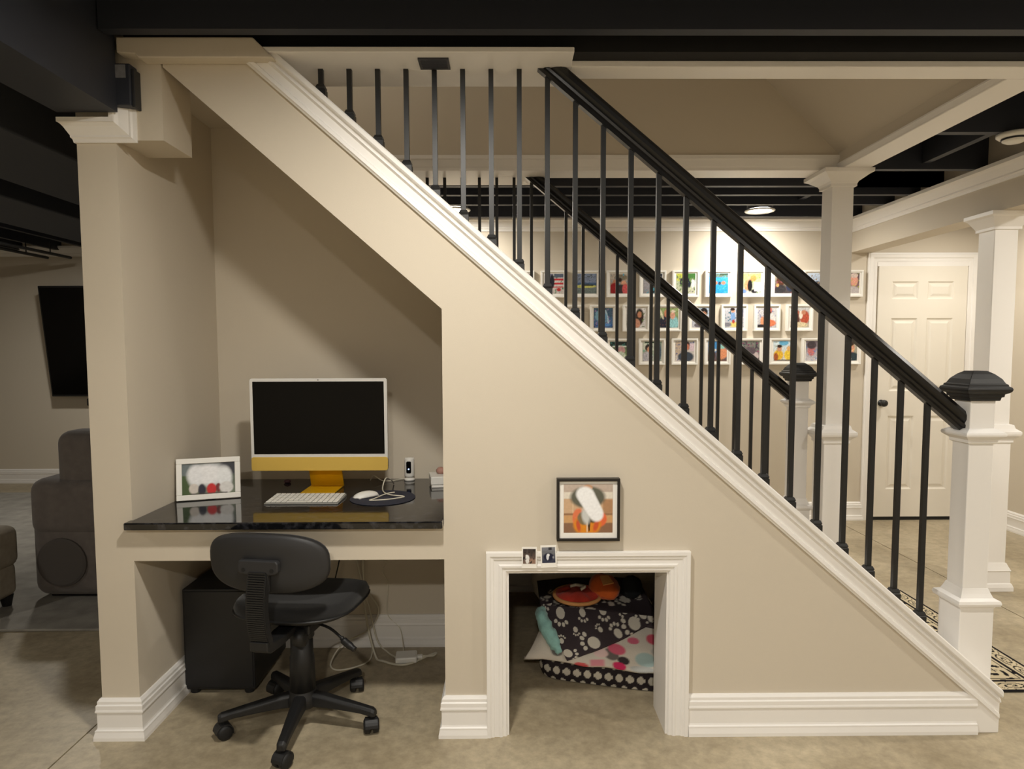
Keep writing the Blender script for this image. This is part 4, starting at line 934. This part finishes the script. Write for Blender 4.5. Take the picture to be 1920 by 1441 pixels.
# ------------------------------------------------------------------ mat at the stair foot
RB, RCR = L(26, 24, 28), L(206, 192, 162)
def rug_col(x, y):          # x 0..1 across, y 0..1 along
    X, Y = x * .46, y * 1.16
    e = min(X, .46 - X, Y, 1.16 - Y)
    if e < .012: return RB
    if .075 < e < .092: return RB
    if .100 < e < .106: return RB
    if e < .075:
        s = max(X if e in (Y, 1.16 - Y) else Y, 0)
        t = (s * 9) % 1.0; q = (e - .043) / .03
        a = math.hypot((t - .5) * 1.6, q); an = math.atan2(q, (t - .5) * 1.6)
        return RB if abs(((a * 2.2 - an / (2 * PI)) % 1.0) - .5) < .17 and a < .95 else RCR
    gx, gy = (X - .1) / .13, (Y - .1) / .16; fx, fy = gx % 1 - .5, gy % 1 - .5
    r = math.hypot(fx, fy); an = math.atan2(fy, fx)
    v = math.sin(an * 4 + r * 14) + .6 * math.cos(r * 22)
    return RB if v > .45 else RCR
m = MB(); m.cols = []; A, B = 92, 232
for j in range(B + 1):
    for i in range(A + 1): m.v.append((1.80 + .46 * i / A, .275 + 1.16 * j / B, .007)); m.cols.append(rug_col(i / A, j / B))
for j in range(B):
    for i in range(A):
        a = j * (A + 1) + i; m.f.append((a, a + 1, a + A + 2, a + A + 1))
ru = tag(m.build('scroll_mat', WOVEN), 'black and cream scroll patterned mat at the stair foot', 'rug')
box('backing', RUBBER, 1.80, 2.26, .275, 1.435, 0.0005, .0065, ru)

# ------------------------------------------------------------------ left room: rug, sofa, ottoman, television, rods
tag(box('area_rug', CARPET, -5.4, -1.56, .94, 4.25, 0.0005, .014, None, .004), 'large light grey area rug beyond the beige column', 'rug')
sf = thing('recliner_sofa', 'charcoal upholstered recliner seen from behind, beside the beige column', 'sofa', (-2.2, 1.75, .0145))
box('body', SOFAM, -.43, .55, -.42, .42, .012, .60, sf, .08, seg=5)
box('back_cushion', SOFAM, -.42, .55, -.44, -.12, .36, .675, sf, .07, seg=5)
box('headrest', SOFAM, -.285, .45, -.40, -.17, .60, .935, sf, .07, seg=5)
box('arm', SOFAM, -.565, -.30, -.10, .52, .26, .50, sf, .10, seg=5)
m = MB().rings([[(-.245 + .135 * math.cos(a) * k, y, .215 + .135 * math.sin(a) * k) for a in [2 * PI * i / 28 for i in range(28)]] for k, y in ((1, -.415), (1, -.432), (.9, -.438))])
m.build('side_panel', SOFAD, sf, smooth=False)
box('base', RUBBER, -.36, .48, -.36, .36, 0, .04, sf, .01)
ot2 = thing('ottoman', 'taupe upholstered ottoman cut by the left edge of the picture', 'ottoman', (-3.07, 1.118, .0145))
box('cushion', OTTM, -.42, .42, -.19, .19, .215, .44, ot2, .05, seg=5); box('body', OTTM, -.405, .405, -.18, .18, .055, .24, ot2, .04, seg=4)
for sx in (-.34, .36):
    for sy in (-.14, .14): MB().lathe([(.022, 0), (.034, .06)], cx=sx, cy=sy, n=16).build('foot', RUBBER, ot2)
tv = thing('television', 'large black wall-mounted television tilted forward beyond the column', 'television', (-3.70, 4.63, .926))
tvb = empty('tilted_screen', (0, 0, 0)); tvb.parent = tv; tvb.rotation_euler = (.125, 0, 0); tvb.location = (0, .05, 0)
box('bezel', PLASTIC, -.96, .96, -.03, .03, 0, 1.12, tvb, .006); box('screen', SCREEN, -.945, .945, -.0325, -.028, .02, 1.105, tvb)
box('wall_mount', IRON, -.2, .2, .02, .155, .4, .7, tv)
tag(box('soundbar', PLASTIC, -4.28, -3.1, 4.60, 4.785, .83, .905, None, .01), 'black soundbar on the wall below the television', 'speaker')
for i, (x, yb) in enumerate(((-4.49, 4.43), (-4.265, 4.43))):
    r = thing('track_rod', ('left of two slim black rods hanging from the ceiling near the television', 'right of two slim black rods hanging from the ceiling near the television')[i], 'rod', (x, yb, 2.3), 0, 'black ceiling rods')
    MB().lathe([(.014, 0), (.014, -2.2)], n=12, axis='y').build('rod', IRON, r, smooth=True)
    for y in (-.3, -1.9): MB().lathe([(.005, 0), (.005, .12)], cy=y, n=8).build('hanger', IRON, r)
